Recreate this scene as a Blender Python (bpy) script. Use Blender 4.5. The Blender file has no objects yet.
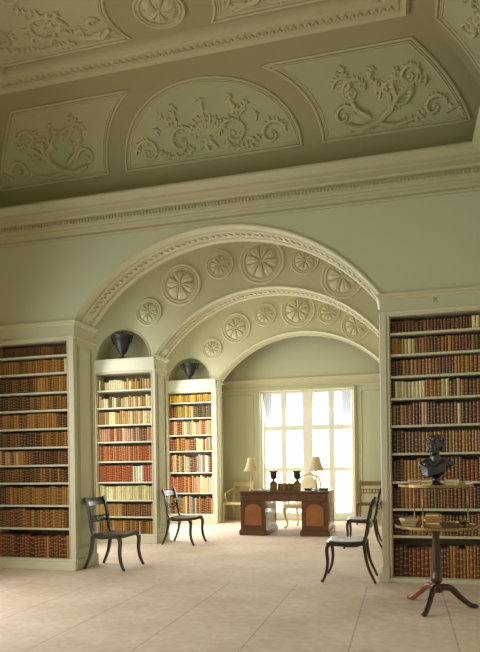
import bpy, math, random
from mathutils import Vector, Matrix
C = bpy.context.scene.collection
R = math.radians
PI = math.pi
random.seed(7)

# ------------------------------------------------------------------ materials
def srgb(r, g, b):
    f = lambda c: (c/255/12.92) if c/255 <= .04045 else ((c/255+.055)/1.055)**2.4
    return (f(r), f(g), f(b), 1)

def mat(name, col, rough=.6, metal=0, noise=.0, nscale=8, bump=0, bscale=60, spec=.5, coat=0, trans=0):
    m = bpy.data.materials.new(name); m.use_nodes = True
    nt = m.node_tree; b = nt.nodes['Principled BSDF']
    b.inputs['Base Color'].default_value = col
    b.inputs['Roughness'].default_value = rough
    b.inputs['Metallic'].default_value = metal
    b.inputs['Specular IOR Level'].default_value = spec
    b.inputs['Coat Weight'].default_value = coat
    if noise or bump:
        tc = nt.nodes.new('ShaderNodeTexCoord')
        n = nt.nodes.new('ShaderNodeTexNoise'); n.inputs['Scale'].default_value = nscale
        n.inputs['Detail'].default_value = 4
        nt.links.new(tc.outputs['Object'], n.inputs['Vector'])
        if noise:
            mx = nt.nodes.new('ShaderNodeMix'); mx.data_type = 'RGBA'
            mx.inputs[6].default_value = tuple(c*(1-noise) for c in col[:3])+(1,)
            mx.inputs[7].default_value = tuple(min(1, c*(1+noise)) for c in col[:3])+(1,)
            nt.links.new(n.outputs['Fac'], mx.inputs[0]); nt.links.new(mx.outputs[2], b.inputs['Base Color'])
        if bump:
            n2 = nt.nodes.new('ShaderNodeTexNoise'); n2.inputs['Scale'].default_value = bscale
            nt.links.new(tc.outputs['Object'], n2.inputs['Vector'])
            bp = nt.nodes.new('ShaderNodeBump'); bp.inputs['Strength'].default_value = bump; bp.inputs['Distance'].default_value = .01
            nt.links.new(n2.outputs['Fac'], bp.inputs['Height']); nt.links.new(bp.outputs['Normal'], b.inputs['Normal'])
    return m

M = {}
M['wall']   = mat('wall_paint', srgb(197, 198, 169), .75, noise=.03, nscale=1.5)
M['trim']   = mat('trim_paint', srgb(200, 196, 163), .5, noise=.02, nscale=3)
M['cornice']= mat('cornice_paint', srgb(184, 182, 150), .6, noise=.02, nscale=3)
M['joinery']= mat('joinery_paint', srgb(214, 210, 184), .45, noise=.02, nscale=3)
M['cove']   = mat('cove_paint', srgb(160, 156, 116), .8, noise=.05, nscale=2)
M['stucco'] = mat('stucco', srgb(186, 182, 144), .75, noise=.05, nscale=12)
M['field']  = mat('panel_field', srgb(176, 176, 138), .8, noise=.05, nscale=3)
M['plaster']= mat('plaster_relief', srgb(206, 202, 168), .7, noise=.05, nscale=14)
M['spandrel']=mat('spandrel_paint', srgb(198, 194, 160), .75, noise=.03, nscale=2)
M['niche']  = mat('niche_paint', srgb(196, 193, 156), .75)
M['ebony']  = mat('ebonised_wood', srgb(50, 34, 22), .3, noise=.3, nscale=20, coat=.15)
M['seat']   = mat('caned_seat', srgb(120, 110, 84), .45, noise=.2, nscale=60, bump=.3, bscale=150)
M['seatdark']= mat('worn_seat', srgb(66, 52, 38), .4, noise=.2, nscale=60, bump=.3, bscale=150)
M['gilt']   = mat('gilding', srgb(196, 160, 84), .4, .7, noise=.25, nscale=30)
M['cream_gilt']= mat('cream_gilt', srgb(206, 186, 128), .45, .15, noise=.12, nscale=25)
M['linen']  = mat('linen_cover', srgb(226, 212, 170), .85, bump=.2, bscale=120)
M['mahog']  = mat('mahogany', srgb(98, 56, 24), .3, noise=.3, nscale=9, coat=.5)
M['mahogp'] = mat('mahogany_panel', srgb(160, 96, 40), .3, noise=.3, nscale=7, coat=.5)
M['leather']= mat('desk_leather', srgb(70, 62, 40), .5)
M['brass']  = mat('brass', srgb(158, 132, 84), .35, .8, noise=.2, nscale=20)
M['bronze'] = mat('dark_bronze', srgb(84, 84, 88), .24, .8, noise=.3, nscale=14)
M['urn']    = mat('urn_basalt', srgb(38, 34, 32), .45, noise=.3, nscale=14)
M['urnb']   = mat('urn_bronze', srgb(62, 54, 34), .4, .5, noise=.3, nscale=30)
M['redwood']= mat('table_wood', srgb(64, 34, 22), .28, noise=.3, nscale=14, coat=.4)
M['toffee'] = mat('foot_wood', srgb(128, 72, 38), .28, noise=.25, nscale=14, coat=.4)
M['paper']  = mat('paper', srgb(232, 226, 204), .9)
M['page']   = mat('page_block', srgb(176, 158, 118), .9)
M['green']  = mat('green_leather', srgb(48, 66, 44), .5)
M['bookgold']= mat('brown_gold_leather', srgb(132, 100, 50), .5, noise=.3, nscale=40)
M['white']  = mat('window_paint', srgb(236, 234, 220), .5)
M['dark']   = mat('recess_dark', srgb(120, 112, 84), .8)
M['ground'] = mat('terrace', srgb(190, 190, 180), .9)

def shade_mat():
    m = bpy.data.materials.new('lampshade_silk'); m.use_nodes = True
    nt = m.node_tree; b = nt.nodes['Principled BSDF']; out = nt.nodes['Material Output']
    b.inputs['Base Color'].default_value = srgb(240, 228, 196); b.inputs['Roughness'].default_value = .9
    t = nt.nodes.new('ShaderNodeBsdfTranslucent'); t.inputs['Color'].default_value = srgb(248, 236, 204)
    mx = nt.nodes.new('ShaderNodeMixShader'); mx.inputs[0].default_value = .45
    nt.links.new(b.outputs[0], mx.inputs[1]); nt.links.new(t.outputs[0], mx.inputs[2]); nt.links.new(mx.outputs[0], out.inputs['Surface'])
    return m
M['shade'] = shade_mat()
def muslin_mat():
    m = bpy.data.materials.new('muslin_blind'); m.use_nodes = True
    nt = m.node_tree; b = nt.nodes['Principled BSDF']; out = nt.nodes['Material Output']
    b.inputs['Base Color'].default_value = (.9, .9, .86, 1); b.inputs['Roughness'].default_value = .9
    t = nt.nodes.new('ShaderNodeBsdfTranslucent'); t.inputs['Color'].default_value = (.97, .97, .93, 1)
    mx = nt.nodes.new('ShaderNodeMixShader'); mx.inputs[0].default_value = .75
    nt.links.new(b.outputs[0], mx.inputs[1]); nt.links.new(t.outputs[0], mx.inputs[2]); nt.links.new(mx.outputs[0], out.inputs['Surface'])
    return m
M['muslin'] = muslin_mat()
M['muslin_blue'] = muslin_mat(); M['muslin_blue'].node_tree.nodes['Translucent BSDF'].inputs[0].default_value = (.88, .91, .96, 1)
def glass_mat():
    m = bpy.data.materials.new('window_glass'); m.use_nodes = True
    nt = m.node_tree; out = nt.nodes['Material Output']; nt.nodes.remove(nt.nodes['Principled BSDF'])
    t = nt.nodes.new('ShaderNodeBsdfTransparent'); t.inputs['Color'].default_value = (.97, .98, .98, 1)
    g = nt.nodes.new('ShaderNodeBsdfGlossy'); g.inputs['Roughness'].default_value = .02
    mx = nt.nodes.new('ShaderNodeMixShader'); mx.inputs[0].default_value = .05
    nt.links.new(t.outputs[0], mx.inputs[1]); nt.links.new(g.outputs[0], mx.inputs[2]); nt.links.new(mx.outputs[0], out.inputs['Surface'])
    return m
M['glass'] = glass_mat()

def floor_mat():
    m = bpy.data.materials.new('drugget_floor'); m.use_nodes = True
    nt = m.node_tree; b = nt.nodes['Principled BSDF']; N = nt.nodes.new; L = nt.links.new
    b.inputs['Roughness'].default_value = .8
    tc = N('ShaderNodeTexCoord'); sp = N('ShaderNodeSeparateXYZ'); L(tc.outputs['Object'], sp.inputs[0])
    n1 = N('ShaderNodeTexNoise'); n1.inputs['Scale'].default_value = 1.6; n1.inputs['Detail'].default_value = 6; L(tc.outputs['Object'], n1.inputs['Vector'])
    n2 = N('ShaderNodeTexNoise'); n2.inputs['Scale'].default_value = 14; n2.inputs['Detail'].default_value = 5; L(tc.outputs['Object'], n2.inputs['Vector'])
    r = N('ShaderNodeValToRGB')
    r.color_ramp.elements[0].position = .3; r.color_ramp.elements[0].color = srgb(206, 182, 156)
    r.color_ramp.elements[1].position = .7; r.color_ramp.elements[1].color = srgb(238, 220, 204)
    ad = N('ShaderNodeMath'); ad.operation = 'MULTIPLY_ADD'; ad.inputs[1].default_value = .45; L(n2.outputs['Fac'], ad.inputs[0])
    sc = N('ShaderNodeMath'); sc.operation = 'MULTIPLY'; sc.inputs[1].default_value = .55; L(n1.outputs['Fac'], sc.inputs[0]); L(sc.outputs[0], ad.inputs[2])
    L(ad.outputs[0], r.inputs[0])
    # seams every .68 m
    wob = N('ShaderNodeMath'); wob.operation = 'MULTIPLY_ADD'; wob.inputs[1].default_value = .012; L(n2.outputs['Fac'], wob.inputs[0]); L(sp.outputs['X'], wob.inputs[2])
    a = N('ShaderNodeMath'); a.operation = 'ADD'; a.inputs[1].default_value = 20.75; L(wob.outputs[0], a.inputs[0])
    md = N('ShaderNodeMath'); md.operation = 'PINGPONG'; md.inputs[1].default_value = .34; L(a.outputs[0], md.inputs[0])
    lt = N('ShaderNodeMath'); lt.operation = 'LESS_THAN'; lt.inputs[1].default_value = .006; L(md.outputs[0], lt.inputs[0])
    s2 = N('ShaderNodeMath'); s2.operation = 'SUBTRACT'; s2.inputs[1].default_value = 5.87; L(sp.outputs['Y'], s2.inputs[0])
    ab = N('ShaderNodeMath'); ab.operation = 'ABSOLUTE'; L(s2.outputs[0], ab.inputs[0])
    l2 = N('ShaderNodeMath'); l2.operation = 'LESS_THAN'; l2.inputs[1].default_value = .008; L(ab.outputs[0], l2.inputs[0])
    l3 = N('ShaderNodeMath'); l3.operation = 'MULTIPLY'; l3.inputs[1].default_value = .4; L(l2.outputs[0], l3.inputs[0])
    fr = N('ShaderNodeMath'); fr.operation = 'LESS_THAN'; fr.inputs[1].default_value = 6.0; L(sp.outputs['Y'], fr.inputs[0])
    ml = N('ShaderNodeMath'); ml.operation = 'MULTIPLY'; L(lt.outputs[0], ml.inputs[0]); L(fr.outputs[0], ml.inputs[1])
    mm = N('ShaderNodeMath'); mm.operation = 'MAXIMUM'; L(ml.outputs[0], mm.inputs[0]); L(l3.outputs[0], mm.inputs[1])
    m5 = N('ShaderNodeMath'); m5.operation = 'MULTIPLY'; m5.inputs[1].default_value = .32; L(mm.outputs[0], m5.inputs[0])
    mx = N('ShaderNodeMix'); mx.data_type = 'RGBA'; L(m5.outputs[0], mx.inputs[0]); L(r.outputs[0], mx.inputs[6]); mx.inputs[7].default_value = srgb(110, 84, 58)
    L(mx.outputs[2], b.inputs['Base Color'])
    n3 = N('ShaderNodeTexNoise'); n3.inputs['Scale'].default_value = 5; n3.inputs['Detail'].default_value = 8; L(tc.outputs['Object'], n3.inputs['Vector'])
    bp = N('ShaderNodeBump'); bp.inputs['Strength'].default_value = .5; bp.inputs['Distance'].default_value = .02
    L(n3.outputs['Fac'], bp.inputs['Height']); L(bp.outputs['Normal'], b.inputs['Normal'])
    return m
M['floor'] = floor_mat()

def book_mat(name, col, gilt):
    m = bpy.data.materials.new(name); m.use_nodes = True
    nt = m.node_tree; b = nt.nodes['Principled BSDF']; N = nt.nodes.new; L = nt.links.new
    b.inputs['Roughness'].default_value = .42
    uv = N('ShaderNodeUVMap'); sp = N('ShaderNodeSeparateXYZ'); L(uv.outputs[0], sp.inputs[0])
    a = N('ShaderNodeMath'); a.operation = 'PINGPONG'; a.inputs[1].default_value = .5/5.4
    L(sp.outputs['Y'], a.inputs[0])
    lt = N('ShaderNodeMath'); lt.operation = 'LESS_THAN'; lt.inputs[1].default_value = .017; L(a.outputs[0], lt.inputs[0])
    # label block
    s = N('ShaderNodeMath'); s.operation = 'SUBTRACT'; s.inputs[1].default_value = .74; L(sp.outputs['Y'], s.inputs[0])
    ab = N('ShaderNodeMath'); ab.operation = 'ABSOLUTE'; L(s.outputs[0], ab.inputs[0])
    lb = N('ShaderNodeMath'); lb.operation = 'LESS_THAN'; lb.inputs[1].default_value = .055; L(ab.outputs[0], lb.inputs[0])
    n = N('ShaderNodeTexNoise'); n.inputs['Scale'].default_value = 22; tc = N('ShaderNodeTexCoord'); L(tc.outputs['Object'], n.inputs['Vector'])
    m1 = N('ShaderNodeMix'); m1.data_type = 'RGBA'; L(n.outputs['Fac'], m1.inputs[0])
    m1.inputs[6].default_value = tuple(c*.7 for c in col[:3])+(1,); m1.inputs[7].default_value = tuple(min(1, c*1.3) for c in col[:3])+(1,)
    f = N('ShaderNodeMath'); f.operation = 'MULTIPLY'; f.inputs[1].default_value = gilt; L(lt.outputs[0], f.inputs[0])
    f2 = N('ShaderNodeMath'); f2.operation = 'MULTIPLY'; f2.inputs[1].default_value = .45*gilt; L(lb.outputs[0], f2.inputs[0])
    m0 = N('ShaderNodeMix'); m0.data_type = 'RGBA'; L(f2.outputs[0], m0.inputs[0]); L(m1.outputs[2], m0.inputs[6]); m0.inputs[7].default_value = srgb(150, 84, 40)
    m2 = N('ShaderNodeMix'); m2.data_type = 'RGBA'; L(f.outputs[0], m2.inputs[0]); L(m0.outputs[2], m2.inputs[6]); m2.inputs[7].default_value = srgb(216, 178, 96)
    L(m2.outputs[2], b.inputs['Base Color'])
    return m
BC = {  # colour word: (srgb, gilt)
 'dark brown': ((66, 38, 22), .5), 'brown': ((104, 64, 34), .6), 'reddish brown': ((112, 52, 32), .6), 'maroon': ((78, 30, 24), .5),
 'tan': ((162, 116, 60), .6), 'golden brown': ((142, 98, 44), .7), 'pale tan': ((190, 156, 104), .4), 'cream': ((222, 206, 160), .15),
 'ivory': ((232, 222, 190), .05), 'red': ((156, 72, 46), .6), 'orange': ((182, 112, 70), .6), 'pink': ((184, 140, 112), .4),
 'peach': ((196, 158, 112), .5), 'olive': ((120, 112, 54), .4), 'yellow': ((206, 170, 66), .35), 'green': ((72, 80, 52), .3),
 'grey': ((150, 146, 128), .2), 'black': ((36, 28, 24), .4), 'pale yellow': ((214, 204, 154), .2), 'ochre': ((178, 128, 48), .5)}
for k, (c, g) in BC.items():
    for i, f in enumerate((.72, 1.0, 1.3)):
        cc = srgb(*c); M['book '+k+(' %d' % i)] = book_mat('leather_'+k.replace(' ', '_'), tuple(min(.9, v*f) for v in cc[:3])+(1,), g)
    M['book '+k] = M['book '+k+' 1']

# ------------------------------------------------------------------ mesh builder
class MB:
    def __init__(s): s.v = []; s.f = []; s.mi = []; s.uv = {}; s.mats = []; s.cur = 0
    def m(s, mt):
        if mt not in s.mats: s.mats.append(mt)
        s.cur = s.mats.index(mt); return s
    def face(s, idx, uv=None):
        if uv: s.uv[len(s.f)] = uv
        s.f.append(tuple(idx)); s.mi.append(s.cur)
    def add(s, vs, fs):
        b = len(s.v); s.v += [tuple(x) for x in vs]
        for f in fs: s.face([b+i for i in f])
    def box(s, x0, x1, y0, y1, z0, z1):
        s.add([(x0,y0,z0),(x1,y0,z0),(x1,y1,z0),(x0,y1,z0),(x0,y0,z1),(x1,y0,z1),(x1,y1,z1),(x0,y1,z1)],
              [(0,3,2,1),(4,5,6,7),(0,1,5,4),(1,2,6,5),(2,3,7,6),(3,0,4,7)]); return s
    def cbox(s, x0, x1, y0, y1, z0, z1, c=.004):
        # box with chamfered edges
        vs = []; 
        for (x, sx) in ((x0,1),(x1,-1)):
            for (y, sy) in ((y0,1),(y1,-1)):
                for (z, sz) in ((z0,1),(z1,-1)):
                    vs += [(x+sx*c, y+sy*c, z), (x+sx*c, y, z+sz*c), (x, y+sy*c, z+sz*c)]
        I = lambda i,j,k,a: ((i*2+j)*2+k)*3+a
        fs = []
        for k in (0,1): fs.append([I(0,0,k,0),I(1,0,k,0),I(1,1,k,0),I(0,1,k,0)][::(1 if k else -1)])
        for j in (0,1): fs.append([I(0,j,0,1),I(1,j,0,1),I(1,j,1,1),I(0,j,1,1)][::(-1 if j else 1)])
        for i in (0,1): fs.append([I(i,0,0,2),I(i,1,0,2),I(i,1,1,2),I(i,0,1,2)][::(1 if i else -1)])
        for j in (0,1):
            for k in (0,1): fs.append([I(0,j,k,0),I(1,j,k,0),I(1,j,k,1),I(0,j,k,1)][::(1 if (j+k)%2 else -1)])
        for i in (0,1):
            for k in (0,1): fs.append([I(i,0,k,0),I(i,1,k,0),I(i,1,k,2),I(i,0,k,2)][::(-1 if (i+k)%2 else 1)])
        for i in (0,1):
            for j in (0,1): fs.append([I(i,j,0,1),I(i,j,1,1),I(i,j,1,2),I(i,j,0,2)][::(1 if (i+j)%2 else -1)])
        for i in (0,1):
            for j in (0,1):
                for k in (0,1): fs.append([I(i,j,k,0),I(i,j,k,1),I(i,j,k,2)][::(1 if (i+j+k)%2 else -1)])
        s.add(vs, fs); return s
    def grid(s, rows, closed_u=False, closed_v=False, cap=False):
        b = len(s.v); n = len(rows); k = len(rows[0])
        for r in rows: s.v += [tuple(p) for p in r]
        for i in range(n if closed_u else n-1):
            for j in range(k if closed_v else k-1):
                i2 = (i+1) % n; j2 = (j+1) % k
                s.face((b+i*k+j, b+i*k+j2, b+i2*k+j2, b+i2*k+j))
        if cap and closed_v:
            s.face([b+j for j in range(k)][::-1]); s.face([b+(n-1)*k+j for j in range(k)])
        return s
    def tube(s, pts, r, n=8, closed=False, cap=True, sq=None, up=None):
        # round (or rectangular with sq=(w,h)) sweep along pts
        pts = [Vector(p) for p in pts]; k = len(pts); rows = []
        if not hasattr(r, '__len__'): r = [r]*k
        prev = None
        for i, p in enumerate(pts):
            a = pts[(i-1) % k] if (closed or i > 0) else p; c = pts[(i+1) % k] if (closed or i < k-1) else p
            t = (c-a)
            if t.length < 1e-9: t = Vector((0,0,1))
            t.normalize()
            if up is not None: u = Vector(up)
            elif prev is not None: u = prev
            else: u = Vector((0,0,1)) if abs(t.z) < .9 else Vector((1,0,0))
            e1 = u - t*u.dot(t)
            if e1.length < 1e-6: e1 = Vector((1,0,0)) - t*t.x
            e1.normalize(); prev = e1; e2 = t.cross(e1)
            if sq:
                w, h = sq[0]*r[i], sq[1]*r[i]
                rows.append([p+e2*x*w/2+e1*y*h/2 for x, y in ((-1,-1),(1,-1),(1,1),(-1,1))])
            else:
                rows.append([p+(e1*math.cos(q)+e2*math.sin(q))*r[i] for q in [2*PI*j/n for j in range(n)]])
        s.grid(rows, closed_u=closed, closed_v=True, cap=cap and not closed); return s
    def lathe(s, prof, c=(0,0,0), n=24, axis='z', cap=True):
        rows = []
        for r, z in prof:
            row = []
            for j in range(n):
                q = 2*PI*j/n
                if axis == 'z': row.append((c[0]+r*math.cos(q), c[1]+r*math.sin(q), c[2]+z))
                elif axis == 'y': row.append((c[0]+r*math.cos(q), c[1]-z, c[2]+r*math.sin(q)))
                else: row.append((c[0]+z, c[1]+r*math.cos(q), c[2]+r*math.sin(q)))
            rows.append(row)
        s.grid(rows, closed_v=True, cap=cap); return s
    def blob(s, c, rad, n=8, m=6, rot=None):
        rows = []
        c = Vector(c)
        for i in range(m+1):
            th = PI*i/m
            row = []
            for j in range(n):
                q = 2*PI*j/n
                p = Vector((rad[0]*math.sin(th)*math.cos(q), rad[1]*math.sin(th)*math.sin(q), -rad[2]*math.cos(th)))
                if i in (0, m): p = Vector((p.x*0+1e-5*math.cos(q), 1e-5*math.sin(q), p.z))
                if rot: p = rot @ p
                row.append(c+p)
            rows.append(row)
        s.grid(rows, closed_v=True, cap=True); return s
    def prism(s, poly, a, b, axis='y'):
        # poly in (x,z) extruded along y, or (y,z) along x, or (x,y) along z
        def P(p, t): return {'y': (p[0], t, p[1]), 'x': (t, p[0], p[1]), 'z': (p[0], p[1], t)}[axis]
        n = len(poly); base = len(s.v)
        s.v += [P(p, a) for p in poly]+[P(p, b) for p in poly]
        s.face([base+i for i in range(n)]); s.face([base+n+i for i in range(n)][::-1])
        for i in range(n): s.face((base+i, base+n+i, base+n+(i+1) % n, base+(i+1) % n))
        return s
    def build(s, name, parent=None, origin=None, smooth=False, fix=True, mod=None):
        me = bpy.data.meshes.new(name)
        o = origin if origin is not None else (parent_world(parent) if parent else (0,0,0))
        me.from_pydata([(x-o[0], y-o[1], z-o[2]) for x, y, z in s.v], [], s.f)
        for mt in s.mats: me.materials.append(mt)
        if len(s.mats) > 1: me.polygons.foreach_set('material_index', s.mi)
        if s.uv:
            ul = me.uv_layers.new(name='UVMap')
            for fi, uvs in s.uv.items():
                ls = me.polygons[fi].loop_start
                for k, w in enumerate(uvs): ul.data[ls+k].uv = w
        if fix:
            import bmesh
            bm = bmesh.new(); bm.from_mesh(me); bmesh.ops.recalc_face_normals(bm, faces=bm.faces); bm.to_mesh(me); bm.free()
        if smooth:
            me.polygons.foreach_set('use_smooth', [True]*len(me.polygons))
            try: me.set_sharp_from_angle(angle=R(smooth if smooth is not True else 40))
            except Exception: pass
        ob = bpy.data.objects.new(name, me); C.objects.link(ob)
        if parent: ob.parent = parent
        else: ob.location = o
        return ob

def parent_world(p):
    o = Vector((0,0,0))
    while p is not None:
        o += p.location; p = p.parent
    return o

def tag(o, label=None, cat=None, group=None, kind=None):
    if label: o['label'] = label
    if cat: o['category'] = cat
    if group: o['group'] = group
    if kind: o['kind'] = kind
    return o
def struct(o): o['kind'] = 'structure'; return o
def thing(name, label, cat, loc=(0,0,0), rz=0, group=None):
    o = bpy.data.objects.new(name, None); C.objects.link(o); o.location = loc; o.rotation_euler = (0,0,rz)
    o.empty_display_size = .1
    return tag(o, label, cat, group)
def copy_tree(o, parent=None):
    c = o.copy(); C.objects.link(c)
    if parent: c.parent = parent
    for ch in list(o.children): copy_tree(ch, c)
    return c

# ------------------------------------------------------------------ dimensions
XL, XR = -3.636, -.213            # arch opening
XC = (XL+XR)/2
WL, WR = -4.82, .97               # main room side walls
Y1, Y1B = 6.31, 6.785
Y2, Y2B = 8.69, 9.15
Y3, Y3B = 11.83, 12.22
Y4 = 12.62
ZC, ZT = 2.87, 3.7465             # spring and crown of the arches
AR = ((XR-XL)/2)**2/(2*(ZT-ZC))+(ZT-ZC)/2
AZ = ZT-AR
AA = math.asin((XR-XL)/2/AR)
def arch(n=48, r=AR, aa=AA): return [(XC+r*math.sin(-aa+2*aa*i/n), AZ+r*math.cos(-aa+2*aa*i/n)) for i in range(n+1)]
CZ = 5.05                         # flat ceiling
YB = -3.2                         # wall behind the camera

def arched_wall(name, ya, yb, zb, xl, xr, m, ztop, cut_l=None, cut_r=None):
    """wall above spring level with segmental opening; solid down the two piers with rectangular recesses left to the bookcases"""
    b = MB().m(m); a = arch()
    for y, fl in ((ya, 1), (yb, 0)):
        base = len(b.v)
        for x, z in a: b.v += [(x, y, z), (x, y, ztop)]
        for i in range(len(a)-1):
            q = (base+2*i, base+2*i+1, base+2*i+3, base+2*i+2); b.face(q if fl else q[::-1])
    base = len(b.v)
    for x, z in a: b.v += [(x, ya, z), (x, yb, z)]
    for i in range(len(a)-1): b.face((base+2*i, base+2*i+2, base+2*i+3, base+2*i+1))
    return b

def pier(b, x0, x1, ya, yb, z0, z1): b.box(x0, x1, ya, yb, z0, z1)

# ---- wall 1 : the end wall of the main room
LO = (-4.72, -3.724, .13, 2.645)      # left bookcase opening x0,x1,z0,z1
RO = (-.12, .90, .045, 2.645)
def shell_with_recess(b, x0, x1, ya, yb, ztop, op, depth, z0=0):
    ox0, ox1, oz0, oz1 = op
    e = .02
    b.box(x0, ox0-e, ya, yb, z0, ztop); b.box(ox1+e, x1, ya, yb, z0, ztop)
    b.box(ox0-e, ox1+e, ya, yb, oz1+e, ztop)
    b.box(ox0-e, ox1+e, ya+depth, yb, z0, oz1+e)
b = arched_wall('wall_front', Y1, Y1B, 0, WL, WR, M['wall'], CZ+.02)
b.box(WL, XL, Y1, Y1B, ZC, CZ+.02); b.box(XR, WR, Y1, Y1B, ZC, CZ+.02)
shell_with_recess(b, WL, XL, Y1, Y1B, ZC, LO, .30)
shell_with_recess(b, XR, WR, Y1, Y1B, ZC, RO, .30)
struct(b.build('wall_end', smooth=False))

# ---- wall 2 and wall 3 with niches
def niche_wall(name, ya, yb, xl, xr, ztop, ops, nz, nr, m):
    b = arched_wall(name, ya, yb, 0, xl, xr, m, ztop)
    e = .02
    for (ox0, ox1, oz0, oz1), side in ops:
        x0, x1 = (xl, XL) if side < 0 else (XR, xr)
        cx = (ox0+ox1)/2
        # lower block with bookcase recess, up to niche floor
        b.box(x0, ox0-e, ya, yb, 0, nz); b.box(ox1+e, x1, ya, yb, 0, nz)
        b.box(ox0-e, ox1+e, ya, yb, oz1+e, nz); b.box(ox0-e, ox1+e, ya+.30, yb, 0, oz1+e)
        # upper: face around a semicircular hole
        n = 28; arc = [(cx-nr*math.cos(PI*i/n), nz+nr*math.sin(PI*i/n)) for i in range(n+1)]
        b.box(x0, cx-nr, ya, yb, nz, ztop); b.box(cx+nr, x1, ya, yb, nz, ztop)
        base = len(b.v)
        for x, z in arc: b.v += [(x, ya, z), (x, ya, ztop), (x, ya+.33, z)]
        for i in range(n):
            b.face((base+3*i, base+3*i+1, base+3*i+4, base+3*i+3)); b.face((base+3*i, base+3*i+3, base+3*i+5, base+3*i+2))
        b.box(cx-nr, cx+nr, ya+.33, yb, nz, ztop)
    return struct(b.build(name, fix=False))
B2 = (-4.631, -3.705, .14, 2.62); B3 = (-4.677, -3.738, .19, 2.66)
mir = lambda o: (2*XC-o[1], 2*XC-o[0], o[2], o[3])
BW = (-4.76, .91)
niche_wall('wall_middle', Y2, Y2B, BW[0], BW[1], 4.62, ((B2, -1), (mir(B2), 1)), 2.84, .445, M['spandrel'])
niche_wall('wall_inner', Y3, Y3B, BW[0], BW[1], 4.62, ((B3, -1), (mir(B3), 1)), 2.92, .44, M['spandrel'])

# ---- floor, bays and main room shell
struct(MB().m(M['floor']).box(WL-.3, WR+.3, YB-.3, 13.0, -.1, 0).build('floor'))
def wall_with_opening(name, x, y0, y1, z1, oy0, oy1, oz0, oz1, t, m):
    b = MB().m(m); xa, xb = sorted((x, x+t))
    b.box(xa, xb, y0, oy0, 0, z1); b.box(xa, xb, oy1, y1, 0, z1); b.box(xa, xb, oy0, oy1, 0, oz0); b.box(xa, xb, oy0, oy1, oz1, z1)
    return struct(b.build(name))
wl = MB().m(M['wall'])
# left wall of main room with three window openings
WIN = ((-2.2, -1.0), (.3, 1.6), (3.4, 4.7))
ys = [YB]+[v for w in WIN for v in w]+[Y1]
for i in range(0, len(ys), 2): wl.box(WL-.3, WL, ys[i], ys[i+1], 0, CZ)
for a, c in WIN: wl.box(WL-.3, WL, a, c, 0, .4); wl.box(WL-.3, WL, a, c, 3.0, CZ)
struct(wl.build('wall_left'))
struct(MB().m(M['wall']).box(WR, WR+.3, YB, Y1, 0, CZ).build('wall_right'))
struct(MB().m(M['wall']).box(WL-.3, WR+.3, YB-.3, YB, 0, CZ).build('wall_back'))
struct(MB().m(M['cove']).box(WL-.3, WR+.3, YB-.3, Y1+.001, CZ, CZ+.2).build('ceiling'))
# bays
struct(MB().m(M['wall']).box(BW[1], BW[1]+.2, Y1B, Y4, 0, 4.6).build('wall_bay_right'))
wr = MB().m(M['wall'])
BWIN = ((7.1, 8.4), (9.6, 11.5))
for (y0, y1), (a, c) in zip(((Y1B, Y2B), (Y2B, Y3B)), BWIN):
    wr.box(BW[0]-.2, BW[0], y0, a, 0, 4.6); wr.box(BW[0]-.2, BW[0], c, y1, 0, 4.6)
    wr.box(BW[0]-.2, BW[0], a, c, 0, .4); wr.box(BW[0]-.2, BW[0], a, c, 3.2, 4.6)
wr.box(BW[0]-.2, BW[0], Y3B, Y4, 0, 4.6)
struct(wr.build('wall_bay_left'))
struct(MB().m(M['wall']).box(BW[0]-.2, BW[1]+.2, Y1B, Y4+.3, 4.6, 4.75).build('ceiling_bay'))

# ---- window wall
GL = [(-2.83, -2.49), (-2.376, -2.034), (-1.82, -1.491), (-1.369, -1.045)]
wx0, wx1, wz0, wz1 = -2.90, -.975, .03, 2.70
w4 = MB().m(M['wall'])
w4.box(BW[0]-.2, wx0, Y4, Y4+.3, 0, 4.6); w4.box(wx1, BW[1]+.2, Y4, Y4+.3, 0, 4.6)
w4.box(wx0, wx1, Y4, Y4+.3, wz1, 4.6); w4.box(wx0, wx1, Y4, Y4+.3, 0, wz0)
struct(w4.build('wall_window'))
win = struct(MB().m(M['white']).build('window_1')) if False else None
wb = MB().m(M['white'])
fy0, fy1 = Y4+.10, Y4+.16
zr = [(.16, 1.02), (1.10, 1.875), (1.985, 2.665)]
xs = [wx0]+[v for g in GL for v in g]+[wx1]
for i in range(0, len(xs), 2): wb.cbox(xs[i], xs[i+1], fy0, fy1, wz0, wz1, .006)
zz = [wz0]+[v for r_ in zr for v in r_]+[wz1]
for x0, x1 in GL:
    for i in range(0, len(zz), 2): wb.cbox(x0-.002, x1+.002, fy0+.004, fy1-.004, zz[i], zz[i+1], .004)
wo = struct(wb.build('window_1'))
g = MB().m(M['glass'])
for x0, x1 in GL:
    for z0, z1 in zr: g.box(x0, x1, fy0+.025, fy0+.031, z0, z1)
gp = g.build('glass_pane', parent=wo)
g = MB().m(M['muslin'])
for x0, x1 in GL: g.box(x0-.004, x1+.004, fy0+.006, fy0+.010, zr[0][0]-.004, zr[0][1]+.004)
g.build('muslin_blind', parent=wo)
for x0, x1 in ((wx0+.02, wx0+.20), (wx1-.24, wx1-.02)):
    rows = [[(x0+(x1-x0)*i/24, fy1+.03+.012*math.sin(i*1.3), z) for z in (.1, wz1-.02)] for i in range(25)]
    g2 = MB().m(M['muslin_blue']); g2.grid(rows); g2.build('net_curtain', parent=wo)
# folded shutters in the reveals
for nm, xa, xb in (('shutter', wx0+.004, wx0+.03), ('shutter', wx1-.03, wx1-.004)):
    s_ = MB().m(M['white']); s_.cbox(xa, xb, Y4+.002, fy0-.002, wz0+.02, wz1-.02, .003)
    s_.build(nm, parent=wo)
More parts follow.
